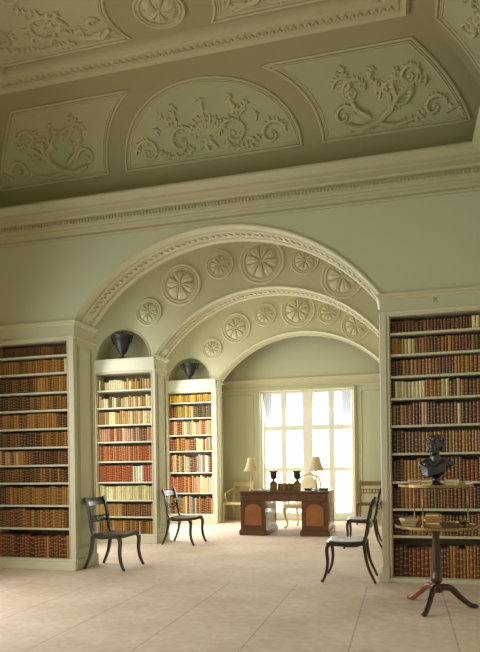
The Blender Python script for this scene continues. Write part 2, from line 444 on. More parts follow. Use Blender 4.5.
# casing
cs = MB().m(M['trim'])
for x0, x1 in ((wx0-.06, wx0), (wx1, wx1+.06)): cs.cbox(x0, x1, Y4-.035, Y4+.01, .0, wz1+.06, .008)
cs.cbox(wx0-.06, wx1+.06, Y4-.036, Y4+.01, wz1, wz1+.062, .008)
for x0, x1 in ((wx0-.03, wx0-.012), (wx1+.012, wx1+.03)): cs.cbox(x0, x1, Y4-.05, Y4-.03, .1, wz1+.03, .006)
struct(cs.build('trim_1'))
# cornice and frieze of window wall
cn = MB().m(M['trim'])
prof = [(0, 2.75), (.02, 2.75), (.03, 2.79), (.012, 2.80), (.012, 2.88), (.04, 2.91), (.055, 2.945), (.055, 2.965), (0, 2.975)]
cn.prism([(Y4-p, z) for p, z in prof], BW[0], BW[1], 'x')
cn.box(BW[0], wx0-.07, Y4-.02, Y4, 0, .16); cn.box(wx1+.07, BW[1], Y4-.02, Y4, 0, .16)
struct(cn.build('trim_2'))
def frame_rect(b, pts, r=.008, **k):
    n = len(pts)
    for i in range(n): b.tube([pts[i], pts[(i+1) % n]], r, n=6)
pn = MB().m(M['trim'])
for x0, x1 in ((-3.74, -3.06), (-.82, -.30)):
    frame_rect(pn, [(x0, Y4-.004, .3), (x1, Y4-.004, .3), (x1, Y4-.004, 2.64), (x0, Y4-.004, 2.64)], .011)
struct(pn.build('trim_3'))

# ------------------------------------------------------------------ arch soffits, imposts, jamb panelling
def arch_trim(name, ya, yb, carved=True):
    b = MB().m(M['trim']); t = yb-ya
    def pts(r, y, n=48): return [(x, y, z) for x, z in arch(n, r)]
    for y, rr, rad in ((ya-.004, AR+.012, .016), (yb+.002, AR+.008, .012)): b.tube(pts(rr, y), rad, 6)
    if carved:
        for f in (.30, .76): b.tube(pts(AR-.002, ya+t*f), .008, 6)
        for f in (.24, .82): b.tube(pts(AR-.001, ya+t*f), .005, 5)
        b.m(M['plaster'])
        n = 104
        for i in range(1, n):
            q = -AA+.07+(2*AA-.14)*i/n; w = t*.10
            s1 = 1 if i % 2 else -1
            c = []
            for k in range(5):
                u = k/4; qq = q+(u-.5)*.030
                y = ya+t*.525+s1*w*math.sin(PI*(u-.5)); rr = AR-.002-.006*math.sin(PI*u)
                c.append((XC+rr*math.sin(qq), y, AZ+rr*math.cos(qq)))
            b.tube(c, [.003, .007, .009, .007, .003], 5)
    else:
        b.tube(pts(AR-.004, (ya+yb)/2-.06), .01, 6); b.tube(pts(AR-.004, (ya+yb)/2+.06), .01, 6)
    return struct(b.build(name, smooth=45))
arch_trim('trim_4', Y1, Y1B); arch_trim('trim_5', Y2, Y2B); arch_trim('trim_6', Y3, Y3B, False)

def impost(name, ya, yb, dz, xl, xr, front):
    """small cornice at spring level running along the front of each pier and round into the jamb"""
    b = MB().m(M['trim'])
    prof = [(0, -.055), (.012, -.05), (.018, -.03), (.034, -.022), (.038, 0), (0, .004)]
    low = [(0, -.205), (.012, -.2), (.014, -.185), (.004, -.178), (0, -.175)]
    for P in (prof, low):
        for s, xe, xo in ((-1, XL, xl), (1, XR, xr)):
            d = 1 if s < 0 else -1       # projection direction into opening
            rows = []
            if front: rows.append([(xo, ya-p, ZC+dz+z) for p, z in P])
            rows.append([(xe+d*p, ya-p, ZC+dz+z) for p, z in P])
            rows.append([(xe+d*p, yb+p, ZC+dz+z) for p, z in P])
            rows.append([(xe-d*.05, yb+p, ZC+dz+z) for p, z in P])
            b.grid(rows, closed_v=True, cap=True)
    # jamb panels and plinths
    for xe, d in ((XL, 1), (XR, -1)):
        x = xe+d*.003; y0, y1 = ya+.07, yb-.07
        for o, r in ((0, .009), (.03, .005)):
            frame_rect(b, [(x, y0+o, .24+o), (x, y1-o, .24+o), (x, y1-o, ZC-.27-o), (x, y0+o, ZC-.27-o)], r)
        b.cbox(min(xe, xe+d*.014), max(xe, xe+d*.014), ya-.012, yb+.012, 0, .13, .004)
    return struct(b.build(name, smooth=35))
impost('trim_7', Y1, Y1B, 0, WL, WR, True)
impost('trim_8', Y2, Y2B, 0, BW[0], BW[1], False)
impost('trim_9', Y3, Y3B, 0, BW[0], BW[1], False)

# mouldings round the niches
def niche_trim(name, ya, op, nz, nr):
    b = MB().m(M['trim']); cx = (op[0]+op[1])/2
    b.tube([(cx-(nr+.008)*math.cos(PI*i/30), ya-.002, nz+(nr+.008)*math.sin(PI*i/30)) for i in range(31)], .009, 6)
    return struct(b.build(name, smooth=45))
niche_trim('trim_10', Y2, B2, 2.84, .445); niche_trim('trim_11', Y3, B3, 2.92, .44)

# ------------------------------------------------------------------ main cornice, cove, rib
def ring(b, prof, cap=False):
    """profile of (inset, z) run round the main room, mitred"""
    rows = []
    for p, z in prof: rows.append([(WL+p, YB+p, z), (WR-p, YB+p, z), (WR-p, Y1-p, z), (WL+p, Y1-p, z)])
    b.grid(rows, closed_v=True)
b = MB().m(M['cornice'])
ring(b, [(0, 3.795), (.022, 3.797), (.028, 3.815), (.022, 3.83), (.016, 3.834), (.016, 3.845), (.03, 3.862), (.055, 3.872), (.062, 3.885), (.062, 3.902),
         (.072, 3.91), (.078, 3.925), (.082, 3.985), (.12, 3.992), (.13, 4.008), (.235, 4.012), (.245, 4.02), (.248, 4.05), (.262, 4.056), (.285, 4.075), (.318, 4.09), (.325, 4.10), (.325, 4.12), (0, 4.15)])
struct(b.build('trim_12'))
b = MB().m(M['cornice']); n = 150
for i in range(n):
    x = WL+.1+(WR-WL-.2)*(i+.5)/n
    b.box(x-.011, x+.011, Y1-.098, Y1-.078, 3.945, 3.978)
for i in range(60):
    y = Y1-.12-i*.037
    b.box(WR-.098, WR-.078, y-.011, y+.011, 3.945, 3.978)
struct(b.build('trim_13'))
CA, CB, CZ0, CI = 1.05, .90, 4.15, 1.11      # cove ellipse: semi axes, base height, inset of centre
def cove(t): return (CI-CA*math.cos(t), CZ0+CB*math.sin(t))
b = MB().m(M['cove'])
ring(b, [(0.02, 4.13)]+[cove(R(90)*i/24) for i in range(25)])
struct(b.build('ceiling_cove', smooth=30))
b = MB().m(M['stucco'])
ring(b, [(.868, 5.03), (.872, 5.005), (.90, 4.985), (.915, 4.99), (.925, 5.0), (.95, 5.004), (.96, 4.994), (1.075, 4.994), (1.085, 5.004), (1.11, 5.0), (1.12, 4.985), (1.135, 4.985), (1.15, 5.005), (1.16, 5.05)])
for k in range(3): pass
n = 120
for i in range(n):       # carved running leaf on the rib
    x = WL+1.0+(WR-WL-2.0)*(i+.5)/n; s1 = 1 if i % 2 else -1
    b.tube([(x-.018, Y1-1.017-s1*.035, 4.992), (x, Y1-1.017, 4.988), (x+.018, Y1-1.017+s1*.035, 4.992)], [.003, .009, .003], 5)
    b.blob((x, Y1-1.017-s1*.03, 4.992), (.010, .010, .006), 6, 4)
struct(b.build('trim_14', smooth=35))

# cove-relief helper --------------------------------------------------------
def cove_map(side):
    def f(a, t, h):
        """a: coordinate along wall from room centre axis; t: angle on cove; h: height off the surface"""
        i, z = cove(t)
        nx, nz = CB*math.cos(t), -CA*math.sin(t); L = math.hypot(nx, nz); nx /= L; nz /= L
        i += nx*h; z += nz*h
        if side == 'end': return (XC+a, Y1-i, z)
        return (WR-i, Y1-a, z)
    return f
T0, T1 = R(18), R(64)
SL = CA*.92                     # approx metres of arc per radian
def spiral(cx, cy, r0, a0, turns, n=26, r1=.012):
    out = []
    for i in range(n+1):
        u = i/n; r = r0*(1-u)**1.15+r1; a = a0+turns*2*PI*u
        out.append((cx+r*math.cos(a), cy+r*math.sin(a)))
    return out
def relief(b, F, strokes, th=.013):
    for pts, w0, w1 in strokes:
        n = len(pts); rad = []
        for i in range(n):
            u = i/(n-1); rad.append((w0*(1-u)+w1*u)*1.6*(.55+.45*math.sin(PI*min(1, u*1.2+.1))))
        b.tube([F(x, T0+y/SL, th*.8) for x, y in pts], rad, 6)
def foliage(S, seed, every=2, L=.062, w=.018):
    """acanthus leaflets springing from the longer stems"""
    rnd = random.Random(seed); out = list(S)
    for pts, w0, w1 in S:
        if len(pts) > 8 or len(pts) < 3 : continue
        ln = sum(math.hypot(pts[i+1][0]-pts[i][0], pts[i+1][1]-pts[i][1]) for i in range(len(pts)-1))
        if ln < .10: continue
        n = max(2, int(ln/.045))
        for k in range(1, n):
            u = k/n*(len(pts)-1); i = int(u); f = u-i
            x = pts[i][0]*(1-f)+pts[i+1][0]*f; y = pts[i][1]*(1-f)+pts[i+1][1]*f; a = math.atan2(pts[i+1][1]-pts[i][1], pts[i+1][0]-pts[i][0])
            for s_ in (-1, 1): out.append(leaf(x, y, a+s_*rnd.uniform(.5, 1.1), L*rnd.uniform(.55, 1.1), w*rnd.uniform(.7, 1.1), s_*rnd.uniform(.3, 1.0)))
    return out
def leaf(cx, cy, ang, L, w, bend=.6):
    pts = []
    for i in range(7):
        u = i/6; a = ang+bend*u
        pts.append((cx+L*u*math.cos(a), cy+L*u*math.sin(a)))
    return (pts, w, w*.25)
def scrollwork(x0, y0, sx, big=.17, seed=1):
    """one acanthus scroll springing from x0,y0 toward sx"""
    rnd = random.Random(seed); S = []
    a0 = -PI/2 if True else 0
    sp = spiral(x0+sx*big*1.1, y0+big*.1, big, PI if sx > 0 else 0, -sx*1.35)
    S.append((sp, .017, .011))
    for k in range(2, 20, 2):
        x, y = sp[k]; x2, y2 = sp[k+1]; a = math.atan2(y2-y, x2-x)
        S.append(leaf(x, y, a+sx*1.0, .055*(1-k/30), .013, sx*.7)); S.append(leaf(x, y, a-sx*.9, .045*(1-k/30), .010, -sx*.8))
    for k in range(1, 24):
        x, y = sp[k]; x2, y2 = sp[k+1] if k+1 < len(sp) else sp[k]; a = math.atan2(y2-y, x2-x); q = 1-k/34
        o_ = rnd.choice((-1, 1)); S.append(leaf(x, y, a+o_*rnd.uniform(.5, 1.3), rnd.uniform(.05, .09)*q*big/.15, .017*q, o_*rnd.uniform(.5, 1.3)))
    cx, cy = x0+sx*big*1.1, y0+big*.1
    for k in range(6): S.append(leaf(cx, cy, k*PI/3, .03, .012, .4))
    return S
def outline_inset(pts, d):
    cx = sum(p[0] for p in pts)/len(pts); cy = sum(p[1] for p in pts)/len(pts)
    out = []; n = len(pts)
    for i in range(n):
        a, p, c = pts[i-1], pts[i], pts[(i+1) % n]
        t1 = Vector((p[0]-a[0], p[1]-a[1])).normalized(); t2 = Vector((c[0]-p[0], c[1]-p[1])).normalized()
        n1 = Vector((-t1.y, t1.x)); n2 = Vector((-t2.y, t2.x)); nn = (n1+n2)
        if nn.length < 1e-6: nn = n1
        nn.normalize(); k = 1/max(.5, nn.dot(n1))
        out.append((p[0]+nn.x*d*k, p[1]+nn.y*d*k))
    return out
def dens(pts, step=.05):
    out = []; n = len(pts)
    for i in range(n):
        a, c = pts[i], pts[(i+1) % n]; L = math.hypot(c[0]-a[0], c[1]-a[1]); k = max(1, int(L/step))
        for j in range(k): out.append((a[0]+(c[0]-a[0])*j/k, a[1]+(c[1]-a[1])*j/k))
    return out
def area(p): return sum(p[i-1][0]*p[i][1]-p[i][0]*p[i-1][1] for i in range(len(p)))/2
def panel(name, label, F, pts, strokes, loc, yfun=None, cat='plaster panel', group=None):
    """pts: outline in (a, s) with s = arc metres above T0"""
    if area(pts) < 0: pts = pts[::-1]
    P = dens(pts)
    th = thing(name, label, cat, loc, 0, group)
    b = MB().m(M['field'])
    rows = []
    # field as fan of quads from the inner outline to the centroid line, three rings so that it follows the cove
    ins = outline_inset(P, .03); cx = sum(p[0] for p in ins)/len(ins); cy = sum(p[1] for p in ins)/len(ins)
    for k in range(9):
        u = 1-k/8*.999; rows.append([F(cx+(x-cx)*u, T0+(cy+(y-cy)*u)/SL, .006) for x, y in ins])
    b.grid(rows, closed_v=True); b.build('panel_field', parent=th, smooth=30)
    b = MB().m(M['stucco'])
    for d, r in ((0, .015), (.026, .007), (.044, .010)):
        b.tube([F(x, T0+y/SL, .006) for x, y in outline_inset(P, d)], r, 6, closed=True)
    b.build('moulded_frame', parent=th, smooth=50)
    b = MB().m(M['stucco'])
    relief(b, F, strokes); b.build('relief_ornament', parent=th, smooth=60)
    return th
SH = (T1-T0)*SL
FE = cove_map('end')
def lun_pts(r=.965, n=30): return [(-r*math.cos(PI*i/n), (SH-.005)*(r/.965)*math.sin(PI*i/n)) for i in range(n+1)]
# central lunette
St = []
for k in range(9):
    a = R(20+17.5*k); St.append(([(0+.03*math.cos(a)+.20*u*math.cos(a)*(1.0), .24+.20*u*math.sin(a)) for u in [j/5 for j in range(6)]], .010, .017))
St += [([(0, .08), (-.03, .14), (0, .2), (.03, .25)], .018, .014), ([(-.10, .1), (-.03, .17), (0, .24)], .012, .016), ([(.10, .1), (.03, .17), (0, .24)], .012, .016)]
St += [([(0, .47), (0, .55), (0, .60)], .016, .008), ([(-.05, .56), (0, .54), (.05, .56)], .008, .008)]
for sx in (-1, 1):
    St += scrollwork(sx*.12, .20, sx, .15, 3)
    St += scrollwork(sx*.82, .14, -sx, .13, 4)
    St += [([(sx*.16, .12), (sx*.3, .06), (sx*.45, .08), (sx*.56, .16)], .016, .010)]
    St += [([(sx*.30, .40), (sx*.33, .47), (sx*.28, .54), (sx*.33, .58)], .022, .010), leaf(sx*.30, .42, PI/2-sx*1.2, .14, .018, -sx*.8), leaf(sx*.36, .42, PI/2-sx*1.6, .16, .018, sx*.8)]
    St += [leaf(sx*.52, .3, PI/2-sx*.8, .12, .014, sx*.9), leaf(sx*.62, .22, PI/2-sx*.2, .12, .013, -sx*.8), leaf(sx*.24, .1, PI/2+sx*.4, .1, .013, sx*.8)]
panel('cove_panel', 'half-moon plaster panel with shell and scrolls on the cove above the wide arch', FE, lun_pts(), foliage(St, 1), (XC, Y1-.3, 4.5), group=None)
# flanking panels
def flank(sx):
    rr = 1.19; n = 12; hh = SH
    # concave side follows the lunette
    inner = []
    for i in range(n+1):
        y = hh*i/n
        x = rr*math.sqrt(max(0, 1-(y/(SH*1.22))**2)); inner.append((sx*x, y))
    outer = []
    for i in range(n, -1, -1):
        y = hh*i/n; w, z = cove(T0+y/SL)
        outer.append((sx*((WR-XC)-w-.205), y))
    return inner+outer
def flank_strokes(sx):
    S = []
    m = lambda P: [(sx*x, y) for x, y in P]
    S += scrollwork(sx*1.74, .30, sx, .17, 5)+scrollwork(sx*1.62, .40, -sx, .12, 6)
    S += scrollwork(sx*1.32, .46, sx, .085, 12)+scrollwork(sx*2.12, .46, -sx, .09, 13)
    S += scrollwork(sx*2.36, .16, -sx, .10, 8)+scrollwork(sx*1.50, .20, -sx, .09, 9)
    S += [(m([(1.42, .12), (1.56, .07), (1.72, .10), (1.84, .20), (1.84, .33), (1.74, .42), (1.66, .50), (1.70, .60)]), .026, .014)]
    S += [(m([(1.70, .10), (1.88, .05), (2.08, .09), (2.22, .18)]), .024, .012), (m([(1.86, .24), (1.96, .34), (2.08, .42), (2.2, .40)]), .024, .012)]
    S += [(m([(1.84, .18), (1.90, .30), (1.86, .44), (1.92, .56)]), .024, .012), (m([(1.66, .16), (1.52, .26), (1.46, .38), (1.40, .52)]), .022, .012)]
    S += [(m([(2.36, .10), (2.46, .16), (2.50, .10)]), .016, .012), (m([(1.36, .60), (1.44, .56), (1.40, .66)]), .016, .012)]
    return S
panel('cove_panel', 'four-sided plaster scroll panel on the cove above the urns, beside the half-moon', FE, flank(-1), foliage(flank_strokes(-1), 2), (XC-1.8, Y1-.3, 4.5))
panel('cove_panel', 'four-sided plaster scroll panel on the cove above the bookcase with the bust', FE, flank(1), foliage(flank_strokes(1), 2), (XC+1.8, Y1-.3, 4.5))
# first panel of the side cove (runs out of the frame)
FR = cove_map('right')
ptsr = []
n = 12
for i in range(n+1):
    y = SH*i/n; w, z = cove(T0+y/SL); ptsr.append((w+.205, y))
ptsr += [(2.6, SH), (2.6, 0)]
S = scrollwork(1.0, .3, 1, .2, 5)+[leaf(.75, .2, 1.2, .15, .018, .8), leaf(.9, .45, .5, .15, .018, -.8), leaf(1.2, .5, 1.5, .13, .016, .8), ([(.7, .08), (.85, .2), (1.0, .45)], .02, .01)]
S += [(spiral(.62+.25, .5, .1, 0, -1.2), .018, .01)]
panel('cove_panel', 'plaster scroll panel on the adjoining side cove at the upper corner of the room', FR, ptsr, foliage(S, 4), (WR-.3, Y1-1.5, 4.5))

# flat-ceiling panels and medallion
def FC(a, t, h): return (XC+a, Y1-1.21-(t-T0)*SL, CZ-h)
mx, my = -1.94-XC, 6.31-1.21-4.83       # medallion centre in (a, s)
def ceil_panel(sx):
    r = .47; P = []
    for i in range(13):
        a = -PI/2+R(14)+(PI-R(28))*0+ (R(152))*i/12
        P.append((mx+sx*r*math.cos(a), my+r*math.sin(a)))
    P = [p for p in P if p[1] >= .0]
    y0 = .0
    xb = mx+sx*math.sqrt(max(0, r*r-(my-y0)**2))
    return [(xb, y0)]+P+[(sx*.42, 1.3), (sx*1.85, 1.3), (sx*1.85, 0)]
def ceil_strokes(sx):
    S = []
    S += scrollwork(sx*.85, .28, sx, .2, 5)+scrollwork(sx*1.7, .30, -sx, .14, 6)
    S += [([(sx*.52, .18), (sx*.62, .10), (sx*.8, .14), (sx*.98, .3), (sx*1.02, .5), (sx*1.2, .6)], .022, .012), ([(sx*.9, .1), (sx*1.2, .08), (sx*1.5, .16)], .02, .012)]
    S += scrollwork(sx*.9, .75, sx, .2, 5)
    for k in range(8): S.append(leaf(sx*(.7+.14*k), .14+.07*(k % 3), PI/2+sx*(1.1-.3*k), .12, .017, sx*.8))
    S.append((spiral(mx+sx*.62, .28, .05, 0, 1.1), .016, .01))
    return S
panel('ceiling_panel', 'flat ceiling panel of plaster scrolls above the urns, cut by the photo edge', FC, ceil_panel(-1), foliage(ceil_strokes(-1), 5), (XC-1.1, 4.8, CZ), cat='plaster panel')
panel('ceiling_panel', 'flat ceiling plaster panel past the medallion, only its curved corner in view', FC, ceil_panel(1), foliage(ceil_strokes(1), 6), (XC+1.1, 4.8, CZ), cat='plaster panel')

def rosette(name, label, c, r, axis, petals, m=M['plaster'], cat='plaster roundel', group=None):
    if axis == 'y': r *= 1.06
    """axis 'y': facing -y; axis 'z': facing down"""
    th = thing(name, label, cat, c, 0, group)
    def P(a, rr, h):
        if axis == 'y': return (c[0]+rr*math.cos(a), c[1]-h, c[2]+rr*math.sin(a))
        return (c[0]+rr*math.cos(a), c[1]+rr*math.sin(a), c[2]-h)
    b = MB().m(m)
    prof = [(r, 0), (r, .018), (r*.96, .026), (r*.91, .024), (r*.88, .012), (r*.84, .012), (r*.82, .022), (r*.77, .022), (r*.75, .006), (.001, .004)]
    b.grid([[P(2*PI*j/40, rr, h) for j in range(40)] for rr, h in prof], closed_v=True)
    b.build('moulded_ring', parent=th, smooth=50)
    b = MB().m(m)
    n = petals; NA = n*10; rows = []
    for i in range(15):
        u = i/14; row = []
        for j in range(NA):
            a = 2*PI*j/NA; ph = (a*n/(2*PI)) % 1.0; t = abs(ph-.5)*2            # 0 mid petal, 1 between petals
            edge = .70-.10*t**3+.025*math.cos(a*n*4)*(u > .6)
            rr = r*(.05+u*(edge-.05))
            lobe = (1-t**2.5)**.6 if t < 1 else 0
            hgt = (.10+.09*math.sin(PI*min(1, u*1.05)))*lobe*(1-.32*math.exp(-(t/.16)**2))+.05*(1-u)
            hgt *= (1-.75*max(0, (u-.85)/.15))
            row.append(P(a+.2, rr, r*(hgt*.85+.01)+.004))
        rows.append(row)
    b.grid(rows, closed_v=True)
    for k in range(n):
        a0 = 2*PI*k/n+.2
        b.blob(P(a0, r*.60, r*.06), (r*.055, r*.055, r*.055), 6, 4)
    b.blob(P(0, 0, .02), (r*.11,)*3, 8, 6)
    for k in range(6): b.blob(P(k*PI/3, r*.11, .018), (r*.05,)*3, 6, 4)
    b.build('rosette', parent=th, smooth=60)
    return th
rosette('ceiling_medallion', 'round plaster medallion with leaf rosette on the flat ceiling at the top edge', (-1.94, 4.83, CZ), .225, 'z', 6, M['stucco'], 'plaster medallion')
wd2 = [(-3.725, 3.53, .20, 'topmost small one by the outer niche: lowest on the nearer spandrel'), (-3.2, 3.90, .30, ''), (-2.584, 4.14, .20, ''), (-1.948, 4.13, .32, ''), (-1.321, 4.08, .195, ''), (-.79, 3.79, .29, ''), (-.12, 3.5, .2, '')]
lab2 = ['small plaster roundel above the nearer niche, lowest on the middle arch wall',
 'large plaster roundel with six broad leaves, second along the middle arch from the nearer niche',
 'small plaster roundel between two bigger ones, urn side of middle arch',
 'biggest plaster roundel at the crown of the middle arch, top cut off by the first',
 'small plaster roundel on the middle arch wall just past its crown',
 'large plaster roundel on the middle arch wall, half hidden near the bust bookcase',
 None]
for (x, z, r, _), l in zip(wd2, lab2):
    if l: rosette('plaster_roundel', l, (x, Y2, z), r, 'y', 10 if r < .25 else (8 if x > -2.5 and x < -1.5 else 6), group='plaster roundels round the middle arch')
wd3 = [(-3.712, 3.53, .20), (-3.203, 3.91, .285), (-2.606, 4.13, .215), (-1.948, 4.17, .32), (-1.35, 4.08, .21), (-.84, 3.80, .27)]
lab3 = ['small plaster roundel just above the farther niche, lowest on the innermost arch wall',
 'leafy plaster roundel second along the innermost arch from the farther niche',
 'small plaster roundel third along the innermost arch, on the urn side of its crown',
 'largest plaster roundel at the crown of the innermost arch, top hidden by the middle arch',
 'small plaster roundel just past the crown of the innermost arch, partly hidden',
 'last plaster roundel of the innermost arch, mostly hidden by the middle arch']
for (x, z, r), l in zip(wd3, lab3): rosette('plaster_roundel', l, (x, Y3, z), r, 'y', 10 if r < .24 else 8, group='plaster roundels round the innermost arch')

# ------------------------------------------------------------------ bookcases
def bookcase(label, ya, op, shelves, depth=.27, ledge=None, plinth=None, trimx=None):
    x0, x1, z0, z1 = op; cx = (x0+x1)/2
    th = thing('bookcase', label, 'bookcase', (cx, ya, 0))
    m = M['joinery']; e = .014; yb = ya+depth
    b = MB().m(m)
    b.box(x0-e, x0, ya+.01, yb, z0, z1); b.box(x1, x1+e, ya+.01, yb, z0, z1); b.box(x0-e, x1+e, ya+.01, yb, z1, z1+e)
    # pegged edge strips inside the uprights
    for x in (x0, x1):
        s = 1 if x == x0 else -1
        k = int((z1-z0)/.035)
        for i in range(k):
            zz_ = z0+.02+i*.035; b.box(min(x, x+s*.009), max(x, x+s*.009), ya+.03, ya+.05, zz_, zz_+.018)
    b.build('carcass', parent=th)
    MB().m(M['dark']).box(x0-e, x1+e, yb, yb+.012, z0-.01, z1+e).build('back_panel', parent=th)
    # face frame
    b = MB().m(m); px0, px1 = trimx
    b.cbox(px0, x0, ya-.018, ya+.012, 0.05, z1+.05, .003); b.cbox(x1, px1, ya-.018, ya+.012, .05, z1+.05, .003)
    for xx in (x0-.012, x1+.012): b.tube([(xx, ya-.02, z0), (xx, ya-.02, z1+.012)], .007, 6)
    b.cbox(x0, x1, ya-.018, ya+.012, z1, z1+.05, .003); b.tube([(x0-.012, ya-.02, z1+.012), (x1+.012, ya-.02, z1+.012)], .007, 6)
    b.build('face_frame', parent=th, smooth=40)
    pz = z0
    b = MB().m(m); b.cbox(px0-.006, px1+.006, ya-.04, ya+.012, 0, max(.06, pz-.02) if plinth is None else plinth, .006)
    b.cbox(px0-.002, px1+.002, ya-.028, ya+.012, (max(.06, pz-.02) if plinth is None else plinth), pz+.0, .004) if pz > .08 else None
    b.build('plinth', parent=th)
    for z in [z0]+shelves:
        b = MB().m(m); b.cbox(x0+.0015, x1-.0015, ya+.004, yb-.001, z-.024, z, .004); b.build('shelf', parent=th)
    if ledge:
        b = MB().m(m); b.cbox(px0-.004, px1+.004, ya-.05, ya-.019, z1+.03, ledge-.02, .004); b.cbox(px0-.01, px1+.01, ya-.065, ya+.02, ledge-.022, ledge, .005)
        b.build('header_board', parent=th)
    return th
LS = [.483, .751, 1.013, 1.221, 1.431, 1.647, 1.861, 2.068, 2.292, 2.494]
RS = [.46, .73, 1.0, 1.284, 1.561, 1.834, 2.053, 2.27, 2.483]
S2 = [.408, .664, .943, 1.264, 1.569, 1.835, 2.099, 2.369]
S3 = [.616, 1.036, 1.474, 1.802, 2.151, 2.467]
bookcase('tall white built-in bookcase beside the first arch, nearest the side chair by its jamb', Y1, LO, LS, trimx=(WL+.02, XL-.002), plinth=.10)
bookcase('tall white built-in bookcase behind the tripod table with the bust', Y1, RO, RS, trimx=(XR+.002, WR-.02), plinth=.042)
bookcase('narrow white bookcase with red and cream books beneath the nearer urn niche', Y2, B2, S2, ledge=2.84, trimx=(BW[0]+.01, XL-.002), plinth=.10)
bookcase('narrow white bookcase with yellow top row beneath the farther urn niche', Y3, B3, S3, ledge=2.92, trimx=(BW[0]+.01, XL-.002), plinth=.14)
# pilaster strip with plinth between arch and the bust bookcase, lintel frieze above
b = MB().m(M['joinery'])
b.cbox(XR-.012, RO[0]-.03, Y1-.055, Y1-.021, .0, .15, .006); b.cbox(XR-.002, RO[0]-.035, Y1-.035, Y1-.019, .15, 2.66, .004)
b.cbox(XR-.006, RO[0]-.03, Y1-.045, Y1-.019, .15, .17, .004); b.cbox(XR-.045, RO[0]-.05, Y1-.05, Y1B+.02, 0, .085, .005)
struct(b.build('trim_15'))
# small letter on the frieze over the bust bookcase
cu = bpy.data.curves.new('shelf_letter', 'FONT'); cu.body = 'K'; cu.size = .075; cu.extrude = .001
lt = bpy.data.objects.new('shelf_letter', cu); C.objects.link(lt)
me = bpy.data.meshes.new_from_object(lt); C.objects.unlink(lt); bpy.data.objects.remove(lt)
me.materials.clear(); me.materials.append(mat('letter_paint', srgb(150, 140, 96), .6))
lt = bpy.data.objects.new('shelf_letter', me); C.objects.link(lt); lt.location = (.30, Y1-.003, 2.755); lt.rotation_euler = (PI/2, 0, 0)
tag(lt, 'small painted letter K on the frieze over the bust bookcase', 'letter')

# ------------------------------------------------------------------ books
BV = random.Random(5)
def book_into(b, x, y, z, w, h, d, color, lean=0):
    """spine faces -y at y; stands on z; x is its left edge. Rounded spine, boards, page block."""
    b.m(M['book %s %d' % (color, BV.choice((0, 1, 1, 2)))]); v1 = BV.choice((.8, 1, 1.2, 1.37)); v0 = BV.uniform(0, .1)
    ca, sa = math.cos(lean), math.sin(lean)
    def T(px, py, pz): return (x+px*ca+pz*sa, y+py, z-px*sa+pz*ca+(w*sa if sa > 0 else 0))
    base = len(b.v); prof = [(0, .016), (w*.14, .006), (w*.5, 0), (w*.86, .006), (w, .016)]
    for px, py in prof: b.v += [T(px, py, 0), T(px, py, h)]
    for i in range(4): b.face((base+2*i, base+2*i+2, base+2*i+3, base+2*i+1), [(i/4, v0), ((i+1)/4, v0), ((i+1)/4, v0+v1), (i/4, v0+v1)])
    # boards
    k = len(b.v); t = min(.003, w*.12)
    b.v += [T(0, .016, 0), T(0, d, 0), T(0, d, h), T(0, .016, h), T(t, d, 0), T(t, d, h), T(t, .012, 0), T(t, .012, h)]
    u2 = [(.5, .1)]*4
    b.face((k, k+3, k+2, k+1), u2); b.face((k+1, k+2, k+5, k+4), u2); b.face((k+3, k+7, k+5, k+2), u2)
    k = len(b.v)
    b.v += [T(w, .016, 0), T(w, d, 0), T(w, d, h), T(w, .016, h), T(w-t, d, 0), T(w-t, d, h), T(w-t, .012, 0), T(w-t, .012, h)]
    b.face((k, k+1, k+2, k+3), u2); b.face((k+1, k+4, k+5, k+2), u2); b.face((k+3, k+2, k+5, k+7), u2)
    # spine cap
    b.face([base+1, base+3, base+5, base+7, base+9], [(.5, .1)]*5); b.face([base+8, base+6, base+4, base+2, base], [(.5, .1)]*5)
    b.m(M['page']); g = .003
    k = len(b.v)
    b.v += [T(t, .012, g), T(w-t, .012, g), T(w-t, d-g, g), T(t, d-g, g), T(t, .012, h-g), T(w-t, .012, h-g), T(w-t, d-g, h-g), T(t, d-g, h-g)]
    b.face((k+4, k+5, k+6, k+7)); b.face((k+3, k+7, k+6, k+2)); b.face((k, k+3, k+2, k+1))

